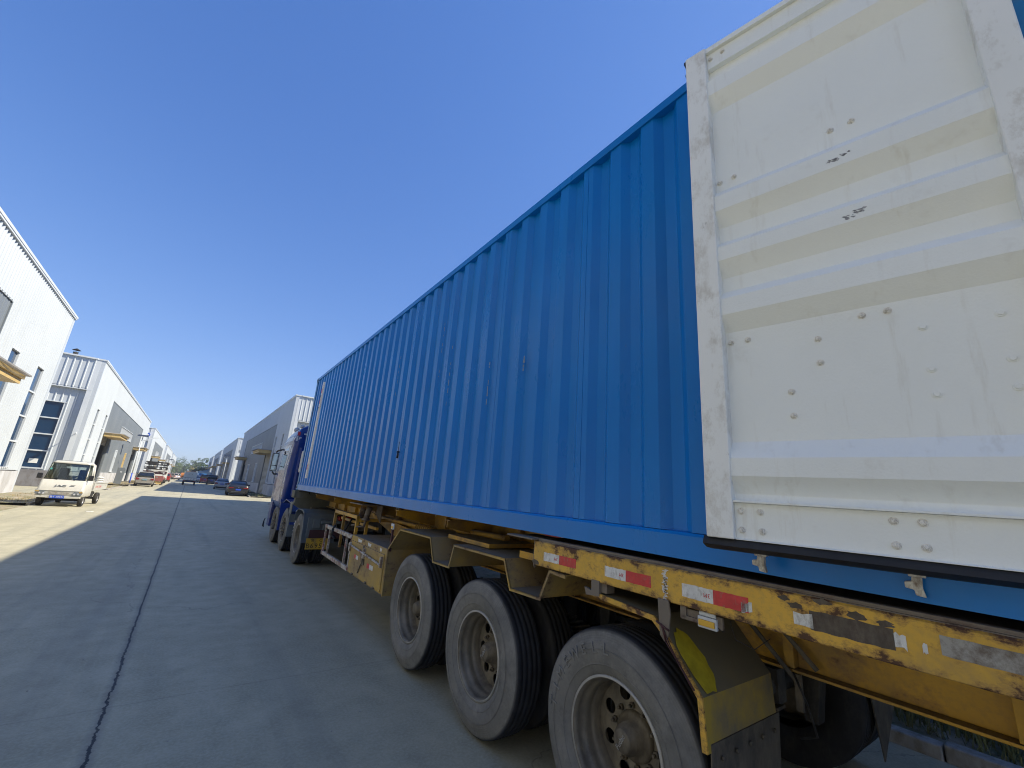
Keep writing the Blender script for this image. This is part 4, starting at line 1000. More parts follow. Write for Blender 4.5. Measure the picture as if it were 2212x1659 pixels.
for (y, l) in ((6.36, .18), (5.92, .14), (5.45, .08)):
    b.prism([(y, -.745), (y-l*.6, -.752), (y-l, -.75), (y-l*.9, -.785), (y-.02, -.79)], 'x', 1.9832, 1.9845)
b.build('paint_patch', 'refl_w', TB)
# side guard frame ahead of the toolbox
b = MB()
for z0 in (-.795, -1.235): b.box(1.98, 2.02, 6.69, 8.34, z0, z0+.055)
for y in (6.68, 6.95, 8.0, 8.30): b.box(1.984, 2.016, y, y+.035, -1.18, -.795)
b.build('side_guard', 'guard', TR, bevel=.003)
b = MB(); b.path([(2.0, 7.75, -.70), (1.96, 7.72, -.76), (1.955, 7.70, -.86), (2.02, 7.68, -.9)], .018, 8); b.path([(2.3, 7.9, -.6), (2.15, 7.8, -.85), (2.2, 7.6, -1.05), (2.4, 7.4, -.9)], .015, 8); b.path([(2.4, 7.9, -.55), (2.3, 7.6, -.9), (2.35, 7.2, -1.1)], .012, 8); b.build('air_hose', 'rubber', TR)
b = MB()
for y in (6.8, 8.1):
    b.box(2.05, 2.09, y, y+.05, -.78, -.47); b.box(2.05, 2.7, y, y+.05, -.56, -.51); b.box(2.2, 2.24, y, y+.04, -1.1, -.5)
b.box(2.05, 2.09, 6.8, 8.15, -.52, -.47); b.box(2.3, 2.34, 6.6, 8.6, -.66, -.62); b.build('guard_mount', 'yellow_d', TR)
b = MB(); b.prism([(5.2, -.728), (6.6, -.728), (7.9, -.50), (7.7, -.48), (5.2, -.62)], 'x', 2.58, 2.6); b.build('gusset_plate', 'yellow_d', TR)
# landing twist-lock props
for y in (6.72, 7.0):
    b = MB(); b.tube((2.2, y, -.33), (2.16, y, -.52), .045, .04, 12); b.tube((2.16, y, -.50), (2.16, y, -.53), .06, .06, 12); b.tube((2.16, y, -.52), (2.15, y, -.62), .022, .018, 8); b.tube((2.15, y-.01, -.62), (2.06, y+.06, -.63), .014, .012, 6); b.build('twist_lock', 'worn_steel', TR)
b = MB(); b.box(2.02, 2.5, 6.55, 7.2, -.305, -.29); b.prism([(6.60, -.31), (7.1, -.31), (6.62, -.56)], 'x', 2.35, 2.365); b.build('lock_plate', 'worn_steel', TR)
# brake chamber rods, spring shapes between beam and guard
b = MB(); b.tube((2.55, 5.3, -.50), (2.5, 7.3, -.50), .03, .03, 10)
for k in range(9): b.tube((2.5, 5.05+k*.06, -.5), (2.5, 5.075+k*.06, -.5), .045, .045, 12)
b.tube((2.45, 3.4, -.40), (2.42, 4.3, -.41), .035, .035, 10); b.build('brake_rod', 'yellow_d', TR)
# front bolster
b = MB(); b.box(1.93, 2*CX-1.93, 11.72, 12.05, -.44, -.262); b.prism([(1.93, -.262), (1.96, -.262), (1.96, -.44), (1.93, -.44)], 'y', 11.70, 11.715); BO = b.build('front_bolster', 'grey_box', TR, bevel=.006)
b = MB(); b.box(2.02, 2.28, 11.705, 11.718, -.30, -.285); b.box(2.26, 2.28, 11.705, 11.718, -.34, -.30); b.build('bolster_slot', 'dark', BO)
b = MB(); b.prism([(2.0, -.44), (2*CX-2.0, -.44), (2*CX-2.1, -.66), (2.12, -.69), (1.97, -.6)], 'y', 11.76, 11.98); b.build('gooseneck_plate', 'grey_box', TR)
b = MB(); b.box(2.76, 2*CX-2.76, 9.2, 11.7, -.62, -.596); b.build('coupler_plate', 'dust_metal', TR)
# rear bumper bar and far side wiring
b = MB(); b.box(2.0, 2*CX-2.0, -.36, -.30, -1.15, -1.03); b.box(2.5, 2.56, -.35, -.31, -1.03, -.5); b.box(2*CX-2.56, 2*CX-2.5, -.35, -.31, -1.03, -.5); b.build('rear_bumper', 'yellow', TR)
b = MB(); b.box(2.0, 2*CX-2.0, -.36, -.2, -.445, -.3); b.build('rear_crossbeam', 'yellow_d', TR)
b = MB(); b.tube((2.56, 1.33, -.50), (2.60, 1.06, -.80), .012, .012, 8); b.tube((2.60, 1.22, -.47), (2.62, .98, -.72), .012, .012, 8); b.box(2.60, 2.62, 1.05, 1.08, -.92, -.76); b.build('guard_strut', 'dust_metal', TR)
b = MB(); b.path([(2.55, 1.06, -.74), (2.53, 1.0, -.86), (2.55, .98, -.98), (2.62, 1.08, -1.04)], .005, 6); b.path([(2.02, 1.08, -.46), (2.0, 1.05, -.53), (2.02, .98, -.55), (2.05, .93, -.50)], .0015, 5); b.path([(2.0, 1.14, -.47), (1.99, 1.13, -.50), (2.0, 1.10, -.515)], .002, 5); b.build('loose_wire', 'rubber', TR)
# ------------------------------------------------------------------ tractor unit (ground level frame with the truck's heading)
a_ = math.atan2(.01934, .9998)
GF = Matrix.Rotation(-a_, 4, 'Z')
TC = thing('truck_tractor', 'deep blue tractor unit with patterned doors pulling the container trailer', 'truck', (CX, 13, 0), GF)
def rrect(x0, x1, y0, y1, z, r=.12, n=5):
    pts = []
    for (cx_, cy_, a0) in ((x1-r, y1-r, 0), (x0+r, y1-r, 90), (x0+r, y0+r, 180), (x1-r, y0+r, 270)):
        for k in range(n+1):
            a = math.radians(a0+90*k/n); pts.append((cx_+r*math.cos(a), cy_+r*math.sin(a), z))
    return pts
cx0, cx1 = 1.97, 2*CX-1.97
lv = [(.98, .03, 13.88, 15.95), (1.12, .005, 13.83, 16.08), (2.05, 0, 13.8, 16.14), (2.82, .05, 13.8, 15.88), (2.9, .03, 13.79, 15.9), (3.08, .07, 13.8, 15.55), (3.28, .16, 13.82, 15.05), (3.40, .32, 13.88, 14.7), (3.45, .5, 13.98, 14.5)]
b = MB(); b.loft([rrect(cx0+i, cx1-i, yb, yf, z) for z, i, yb, yf in lv])
CB = b.build('cab', 'cabblue', TC)
def sidepanel(name, mat, pts, par=CB, t=.004, both=True, cut=0):
    """pts (y,z) laid on the cab side, following the taper"""
    def xi(z):
        for k in range(len(lv)-1):
            if lv[k][0] <= z <= lv[k+1][0]:
                f = (z-lv[k][0])/(lv[k+1][0]-lv[k][0]); return lv[k][1]*(1-f)+lv[k+1][1]*f
        return lv[-1][1]
    for sg in ((1, -1) if both else (1,)):
        b = MB()
        F = [b.b.verts.new(((cx0+xi(z)-t) if sg > 0 else (cx1-xi(z)+t), y, z)) for y, z in pts]
        G = [b.b.verts.new(((cx0+xi(z)+.01) if sg > 0 else (cx1-xi(z)-.01), y, z)) for y, z in pts]
        b.b.faces.new(F); b.b.faces.new(G[::-1])
        for k in range(len(pts)): b.b.faces.new((F[k], F[(k+1) % len(pts)], G[(k+1) % len(pts)], G[k]))
        b.build(name, mat, par)
sidepanel('door', 'film', [(14.32, 1.15), (15.45, 1.15), (15.5, 2.05), (14.28, 2.05)])
sidepanel('door_window', 'glass', [(14.55, 2.12), (15.40, 2.10), (15.32, 2.70), (14.55, 2.74)], t=.008)
sidepanel('window_surround', 'cabgrey', [(14.28, 2.052), (15.5, 2.052), (15.42, 2.81), (14.28, 2.81)])
sidepanel('roof_side_fairing', 'cabgrey', [(14.18, 2.92), (15.45, 2.92), (15.2, 3.07), (14.18, 3.07)], t=.008)
sidepanel('roof_side_fairing', 'cabgrey', [(14.15, 3.085), (15.12, 3.085), (14.78, 3.26), (14.15, 3.26)], t=.006)
for z in (1.35, 1.7, 2.2, 2.55, 2.98):
    sidepanel('side_reflector', 'refl_w', [(13.98, z), (14.08, z), (14.08, z+.16), (13.98, z+.16)], t=.004, both=False)
b = MB(); b.box(cx0+.12, cx1-.12, 15.86, 15.90, 2.13, 2.75)
b.prism([(16.10, 2.1), (15.93, 2.78), (15.96, 2.78), (16.155, 2.1)], 'x', cx0+.1, cx1-.1); b.build('windscreen', 'glass', CB)
b = MB(); b.box(cx0+.05, cx1-.05, 16.0, 16.25, .35, 1.0); b.build('front_bumper', 'cabblue2', TC, bevel=.03)
b = MB(); b.prism([(15.9, 2.78), (16.3, 2.68), (16.3, 2.74), (15.9, 2.9)], 'x', cx0+.15, cx1-.15); b.build('sun_visor', 'black', CB)
# rear wall pressings and tape
b = MB()
for k in range(4): x = 2.18+k*.55; b.prism([(x, 13.8), (x+.05, 13.765), (x+.33, 13.765), (x+.38, 13.8)], 'z', 1.35, 2.72)
for k in range(4): x = 2.25+k*.5; b.prism([(x, 13.81), (x+.04, 13.785), (x+.28, 13.785), (x+.32, 13.81)], 'z', 2.93, 3.2)
b.build('rear_pressing', 'cabblue', CB)
b = MB(); b.box(2.22, 2.52, 13.779, 13.783, 3.10, 3.15); b.box(2.1, 2.17, 13.795, 13.8, 2.88, 3.02); b.box(2.03, 2.08, 13.80, 13.806, 2.9, 3.05); b.build('rear_tape', 'refl_w', CB)
b = MB(); b.box(2.525, 2.62, 13.779, 13.783, 3.10, 3.15); b.box(2.05, 2.12, 13.795, 13.8, 3.07, 3.18); b.build('rear_tape', 'refl_r', CB)
b = MB(); b.box(2.22, 2.55, 13.35, 13.62, 2.0, 2.62); b.tube((2.38, 13.48, 1.0), (2.38, 13.48, 2.0), .09, .09, 14); b.build('air_intake', 'white', TC, bevel=.03)
b = MB(); b.box(2.5, 3.9, 13.45, 13.7, 1.0, 2.1); b.build('engine_cover', 'dark', TC)
# horns
for (x, y, z, r) in ((2.17, 14.95, 3.34, .085), (2.28, 14.75, 3.44, .062)):
    b = MB(); b.lathe([(0, .003), (.012, r*.6), (.035, r*.9), (.06, r), (.09, r*.92), (.13, r*.6), (.15, .02)], n=20); b.xf(Matrix.Translation((x, y-.06, z)) @ Matrix.Rotation(math.pi/2, 4, 'Z')); b.tube((x, y, z), (x+.04, y, z-.16), .015, .015, 8); b.build('horn', 'cabgrey', CB)
# mirrors
for sg in (1, -1):
    def mx_(x): return x if sg > 0 else 2*CX-x
    b = MB(); b.box(mx_(1.765), mx_(1.955), 16.03, 16.12, 2.02, 2.62); o = b.build('mirror', 'black', TC, bevel=.03)
    b = MB(); b.box(mx_(1.785), mx_(1.935), 16.022, 16.029, 2.22, 2.59); b.box(mx_(1.785), mx_(1.935), 16.022, 16.029, 2.045, 2.20); b.build('mirror_glass', 'mirror', o)
    b = MB(); b.path([(mx_(1.86), 16.08, 2.64), (mx_(1.90), 16.05, 2.70), (mx_(2.02), 15.9, 2.74)], .025, 8); b.path([(mx_(1.86), 16.08, 2.0), (mx_(1.92), 16.02, 1.93), (mx_(2.0), 15.95, 1.96)], .025, 8); b.build('mirror_arm', 'black', o)
# chassis
b = MB(); b.box(2.80, 2.89, 10.05, 15.6, .74, 1.0); b.box(3.55, 3.64, 10.05, 15.6, .74, 1.0)
for y in (10.1, 11.5, 13.0): b.box(2.89, 3.55, y, y+.1, .76, .98)
b.build('chassis_rail', 'dust_metal', TC)
b = MB(); b.box(2.72, 3.72, 10.4, 11.4, 1.02, 1.12); b.tube((3.22, 10.9, 1.12), (3.22, 10.9, 1.22), .46, .46, 32); b.prism([(10.35, 1.12), (10.0, 1.0), (10.05, .96), (10.5, 1.05)], 'x', 2.9, 3.54); b.build('fifth_wheel', 'dark', TC)
b = MB(); b.box(2.35, 4.1, 11.55, 13.3, 1.0, 1.16); b.build('catwalk', 'dust_metal', TC)
# wheels
axl = [(10.83, True), (12.86, False), (14.58, False)]
w_dual = make_wheel(TC, 'out', seg=64); OFFZ = OFF[TC]
bpy.data.objects.remove(w_dual.children[0]) if False else None
def fixed(o, x, y, flip=False, rx=0):
    o.location = Vector((x, y, .53)); o.rotation_euler = (rx, 0, math.pi if flip else 0); return o
for o in [w_dual]+list(w_dual.children_recursive): o.data.transform(Matrix.Translation(OFF[TC]))
fixed(w_dual, 1.98-OFF[TC].x, 10.83-OFF[TC].y)
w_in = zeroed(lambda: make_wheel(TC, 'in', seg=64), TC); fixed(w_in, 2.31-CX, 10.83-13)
w_f = zeroed(lambda: make_wheel(TC, 'out', seg=64, front=True), TC); fixed(w_f, 1.99-CX, 12.86-13)
c = copy_tree(w_f, TC); fixed(c, 1.99-CX, 14.58-13, rx=.3)
for src, x, y in ((w_dual, 1.98, 10.83), (w_in, 2.31, 10.83), (w_f, 1.99, 12.86), (w_f, 1.99, 14.58)):
    c = copy_tree(src, TC); fixed(c, CX-x, y-13, flip=True)
b = MB()
for y in (10.83, 12.86, 14.58): b.tube((2.25, y, .53), (2*CX-2.25, y, .53), .08, .08, 12); b.box(3.0, 3.44, y-.15, y+.15, .38, .68) if y < 11 else None
b.build('axle', 'dark', TC)
for sg in (1, -1):
    q = lambda x: x if sg > 0 else 2*CX-x
    b = MB(); b.ribbon([(10.17, .50), (10.23, .84), (10.34, 1.08), (10.55, 1.13), (11.1, 1.13), (11.33, 1.05), (11.42, .85)], 'x', q(1.98), q(2.64), .014)
    b.ribbon([(10.17, .50), (10.23, .84), (10.34, 1.08), (10.55, 1.13)], 'x', q(1.965), q(1.99), .045)
    b.build('drive_fender', 'fendergrey', TC)
    b = MB(); b.box(q(2.05), q(2.66), 10.16, 10.20, .62, 1.02); b.box(q(2.15), q(2.30), 10.12, 10.16, .80, 1.0); b.box(q(2.36), q(2.42), 10.12, 10.16, .66, .98); b.tube((q(2.3), 10.10, .93), (q(2.7), 10.10, .93), .035, .035, 10); b.build('fender_back', 'fendergrey', TC, bevel=.008)
    b = MB(); b.ribbon([(13.62, .42), (13.66, .75), (13.80, 1.08), (13.95, 1.2)], 'x', q(1.97), q(2.30), .05); b.ribbon([(12.05, .7), (12.15, 1.0), (12.4, 1.2), (13.2, 1.25), (13.55, 1.15)], 'x', q(2.0), q(2.35), .02); b.ribbon([(13.95, 1.0), (14.15, 1.25), (15.0, 1.25), (15.2, 1.0), (15.28, .6)], 'x', q(1.98), q(2.3), .03)
    b.build('front_fender', 'cabblue2', TC)
    b = MB(); b.box(q(1.96), q(2.3), 15.3, 15.75, .38, .62); b.box(q(1.96), q(2.3), 15.35, 15.8, .70, .93); b.box(q(1.965), q(1.985), 15.32, 15.72, .4, 1.1); b.build('cab_step', 'cabblue2', TC, bevel=.01)
    b = MB(); b.box(q(1.975), q(2.5), 12.05, 12.14, .42, .95); b.box(q(1.98), q(2.0), 12.0, 12.3, .95, 1.25); b.build('tank_plate', 'fendergrey', TC, bevel=.01)
    b = MB(); b.tube((q(2.2), 11.75, .45), (q(2.2), 11.75, 1.0), .13, .13, 16); b.tube((q(2.12), 11.6, .98), (q(2.05), 11.5, 1.06), .05, .05, 12)
    for k in range(6): b.tube((q(2.2), 11.75, .5+k*.08), (q(2.2), 11.75, .52+k*.08), .145, .145, 16)
    b.build('air_dryer', 'cabgrey', TC)
b = MB(); b.box(2.10, 3.0, 10.10, 10.13, .60, .77); b.build('mud_guard_board', 'maroon', TC, bevel=.004)
b = MB(); b.box(2.06, 2.50, 10.075, 10.08, .385, .605); PL = b.build('number_plate', 'plate_y', TC, bevel=.0015)
b = MB()
mt0 = lambda x, z: Matrix(((1, 0, 0, x), (0, 0, -1, 10.0745), (0, 1, 0, z), (0, 0, 0, 1)))
for i, ch in enumerate('B695'): b.text(ch, .135, mt0(2.105+i*.083, .452), .0008)
b.text('\u9c81', .07, mt0(2.19, .562), .0008); b.text('C', .085, mt0(2.35, .562), .0008); b.build('plate_lettering', 'ink', PL)
b = MB(); b.tube((2.15, 10.073, .59), (2.15, 10.065, .59), .012, .012, 8); b.tube((2.4, 10.073, .59), (2.4, 10.065, .59), .012, .012, 8); b.build('plate_bolt', 'hub', PL)
b = MB(); b.box(2.62, 2.9, 9.95, 10.1, .98, 1.07); b.build('tail_lamp', 'lamp_red', TC, bevel=.02)
b = MB(); b.path([(1.93, 16.0, .55), (1.90, 15.98, .42), (1.895, 15.97, .30)], .014, 6); b.path([(1.92, 15.99, .45), (1.93, 15.98, .28)], .010, 6); b.build('hanging_strap', 'rubber', TC)

# ------------------------------------------------------------------ cars
def small_wheel(par, R=.32, W=.2):
    b = MB(); b.lathe([(.03, R*.62), (0, R*.7), (0, R*.88), (.02, R), (W-.02, R), (W, R*.88), (W, R*.7), (W-.03, R*.62)], n=28, close=True)
    t = b.build('wheel', 'dark_tyre', par)
    b = MB(); b.lathe([(.03, R*.62), (.05, R*.58), (.05, R*.5), (.03, R*.2), (.02, .001)], n=28); b.build('rim', 'chrome_dull', t)
    return t
M['dark_tyre'] = plain('car tyre', (.022, .021, .02, 1), .8, 0, .3, 8, (.08, .07, .06, 1), .3)
M['chrome_dull'] = plain('alloy rim', (.35, .35, .36, 1), .35, .6)
M['plate_b2'] = M['plate_b']
def car(name, label, cat, x, y, rz, paint, kind='sedan', group=None, light='bar', W=1.82, plate='plate_b', detail=True):
    R = thing(name, label, cat, (x, y, 0), rz=rz, local=True, group=group)
    w = W/2
    if kind == 'sedan':
        st = [(-2.42, .45, .80, .80), (-2.38, .34, .97, .90), (-2.25, .26, 1.03, .96), (-1.7, .22, 1.05, 1.), (-.6, .2, .97, 1.), (.6, .2, .96, 1.), (1.3, .2, .95, .99), (1.9, .22, .84, .95), (2.3, .28, .72, .86), (2.42, .36, .62, .74)]
        g = [(.96, -1.95, 1.30, .86), (1.22, -1.45, .85, .76), (1.42, -.95, .40, .62), (1.46, -.7, .15, .5)]; Ht = 1.46
    elif kind == 'mpv':
        st = [(-2.28, .42, .85, .88), (-2.25, .32, 1.0, .95), (-2.1, .25, 1.05, .99), (-1.2, .22, 1.04, 1.), (.6, .2, 1.0, 1.), (1.3, .2, 1.0, .98), (1.9, .22, .88, .94), (2.25, .28, .72, .86), (2.33, .36, .62, .74)]
        g = [(1.0, -2.2, 1.55, .93), (1.35, -2.08, 1.05, .86), (1.6, -1.9, .6, .74), (1.66, -1.6, .3, .6)]; Ht = 1.66
    elif kind == 'suv':
        st = [(-2.25, .45, .9, .88), (-2.2, .36, 1.1, .96), (-2.0, .3, 1.15, 1.), (.6, .28, 1.08, 1.), (1.3, .28, 1.08, .98), (2.0, .3, .98, .94), (2.25, .4, .8, .85)]
        g = [(1.08, -2.1, 1.4, .93), (1.45, -1.98, .9, .85), (1.72, -1.85, .45, .73), (1.78, -1.5, .2, .6)]; Ht = 1.78
    else:  # van
        st = [(-2.35, .45, .95, .95), (-2.32, .34, 1.15, .98), (-2.2, .3, 1.2, 1.), (.6, .28, 1.15, 1.), (1.6, .28, 1.1, 1.), (2.1, .3, .9, .95), (2.25, .4, .75, .9)]
        g = [(1.1, -2.32, 1.95, .97), (1.6, -2.28, 1.5, .92), (1.88, -2.2, 1.1, .86), (1.95, -2.0, .9, .7)]; Ht = 1.95
    rings = []
    for (yy, zl, zt, k) in st:
        a = w*k; zm = (zl+zt)*.5
        rings.append([(-a*.86, yy, zl), (-a*.97, yy, zl+.1), (-a, yy, zm), (-a*.985, yy, zt-.12), (-a*.93, yy, zt-.02), (-a*.6, yy, zt+.01), (0, yy, zt+.02), (a*.6, yy, zt+.01), (a*.93, yy, zt-.02), (a*.985, yy, zt-.12), (a, yy, zm), (a*.97, yy, zl+.1), (a*.86, yy, zl)])
    b = MB(); b.loft(rings)
    BD = b.build('body', paint, R)
    b = MB(); b.loft([rrect(-w*k, w*k, y0_, y1_, z, r=.16) for z, y0_, y1_, k in g[:3]]); b.build('windows', 'glass', R)
    b = MB(); (z, y0_, y1_, k) = g[2]; (z3, y3, y4, k3) = g[3]
    b.loft([rrect(-w*k-.012, w*k+.012, y0_-.03, y1_+.03, z-.015, r=.17), rrect(-w*k-.01, w*k+.01, y0_-.02, y1_+.02, z+.01, r=.17), rrect(-w*k3, w*k3, y3, y4, z3, r=.2)])
    for sx in (-1, 1):      # pillars
        for (ya, yb) in ((g[0][1]+.12, g[2][1]+.10), (g[0][2]-.12, g[2][2]-.10), ((g[0][1]+g[0][2])/2-.15, (g[2][1]+g[2][2])/2)):
            b.tube((sx*(w*g[0][3]-.01), ya, g[0][0]), (sx*(w*g[1][3]), (ya*.48+yb*.52), g[1][0]), .035, .035, 6, False); b.tube((sx*(w*g[1][3]), (ya*.48+yb*.52), g[1][0]), (sx*(w*g[2][3]-.0), yb, g[2][0]), .035, .03, 6, False)
    b.build('roof', paint, R)
    R_ = .33 if kind == 'sedan' else .35
    fy, ry = st[-1][0]-.88, st[0][0]+1.0
    p = small_wheel(R, R_); p.location = (-w-.005, ry, R_)
    for (sx, yy) in ((-1, fy), (1, ry), (1, fy)):
        c = copy_tree(p, R); c.location = (sx*(w+.005), yy, R_); c.rotation_euler = (0, 0, 0 if sx < 0 else math.pi)
    b = MB()
    for yy in (ry, fy):
        for sx in (-1, 1): b.prism([(yy+(R_+.06)*math.cos(a), max(R_+(R_+.06)*math.sin(a), .18)) for a in [i*math.pi/8 for i in range(-1, 10)]], 'x', sx*(w*.80), sx*(w+.0015))
    b.build('wheel_arch', 'black', R)
    yr = st[0][0]
    zt = st[1][2]
    for sx in (-1, 1):
        b = MB()
        if light == 'bar': b.prism([(sx*w*.88, zt-.15), (sx*w*.42, zt-.16), (sx*w*.46, zt-.22), (sx*w*.9, zt-.25)], 'y', yr-.03, yr+.2)
        elif light == 'tall': b.prism([(sx*w*.93, zt+.0), (sx*w*.80, zt+.0), (sx*w*.78, zt-.42), (sx*w*.93, zt-.42)], 'y', yr-.03, yr+.2)
        else: b.prism([(sx*w*.93, zt+.0), (sx*w*.62, zt-.08), (sx*w*.55, zt-.22), (sx*w*.93, zt-.26)], 'y', yr-.03, yr+.2)
        b.build('tail_light', 'lamp_red', R)
        b = MB(); yf = st[-1][0]; b.prism([(sx*w*.83, .78), (sx*w*.45, .74), (sx*w*.5, .62), (sx*w*.8, .6)], 'y', yf-.15, yf+.01); b.build('headlight', 'lamp_clear', R)
        b = MB(); b.box(sx*(w+.01), sx*(w+.2), g[0][2]-.55, g[0][2]-.45, g[0][0]+.02, g[0][0]+.16); b.build('mirror', 'black' if kind == 'van' else paint, R, bevel=.03)
    b = MB(); b.box(-.22, .22, yr-.035, yr-.02, zt-.42 if light != 'mpv' else zt-.3, zt-.28 if light != 'mpv' else zt-.16); b.build('number_plate', plate, R)
    b = MB(); b.box(-w*.8, w*.8, yr-.02, yr+.2, .26, .36); b.box(-w*.8, w*.8, st[-1][0]-.2, st[-1][0]+.012, .3, .42); b.build('bumper_insert', 'black', R)
    b = MB(); b.box(-w*.62, w*.62, yr-.028, yr-.0, .40, .425); b.build('bumper_trim', 'chrome', R)
    b = MB(); b.tube((0, yr-.03, zt-.12), (0, yr-.045, zt-.12), .05, .05, 14); b.build('badge', 'chrome', R)
    if kind != 'sedan':
        b = MB(); b.path([(0, yr+.06, g[0][0]+.03), (.28, yr+.12, g[0][0]+.12)], .012, 6); b.build('rear_wiper', 'black', R)
    b = MB(); b.box(-w*.7, w*.7, st[0][0]+.3, st[-1][0]-.3, .16, .3); b.build('underbody', 'dark', R)
    return R
car('sedan', 'charcoal sedan parked nearest on the right with slim red tail lights', 'car', 4.25, 52.3, math.radians(-2), carpaint('charcoal car paint', (.022, .022, .024, 1)), 'sedan')
car('sedan', 'silver grey sedan parked just beyond the charcoal sedan', 'car', 4.15, 75.5, math.radians(-3), carpaint('silver grey car paint', (.36, .38, .42, 1)), 'sedan', light='mpv')
car('minivan', 'silver beige minivan with rear wiper parked by the left verge', 'car', -4.05, 68.2, math.radians(2), carpaint('silver beige car paint', (.27, .25, .215, 1)), 'mpv', light='mpv', W=1.75, plate=carpaint('pale blue plate', (.2, .32, .4, 1)))
car('car', 'red car on the left beyond the white cab truck', 'car', -3.75, 113, math.radians(0), carpaint('red car paint', (.42, .03, .02, 1)), 'mpv', light='mpv', W=1.7)
car('van', 'brown van with open looking rear windows parked on the right beyond the silver sedan', 'van', 4.1, 108, math.radians(-4), carpaint('brown van paint', (.11, .075, .065, 1)), 'van', light='tall', W=1.8)
car('van', 'dark red van half hidden behind the brown van', 'van', 3.2, 121, math.radians(-2), carpaint('dark red van paint', (.13, .02, .02, 1)), 'van', light='tall', W=1.85)
car('car', 'white silver estate car parked far along the left verge at an angle', 'car', -3.4, 160, math.radians(25), carpaint('pearl car paint', (.45, .40, .40, 1)), 'suv', light='mpv', W=1.9)
car('car', 'silver hatchback on the right behind the dark red van, next to the blue cab truck', 'car', 1.9, 150, math.radians(-8), carpaint('silver car paint', (.4, .41, .43, 1)), 'mpv', light='mpv')
car('car', 'small pale sedan on the right, nearer than the silver hatchback', 'car', 2.6, 138, math.radians(-10), carpaint('pale car paint', (.5, .52, .52, 1)), 'sedan', light='mpv', W=1.7)

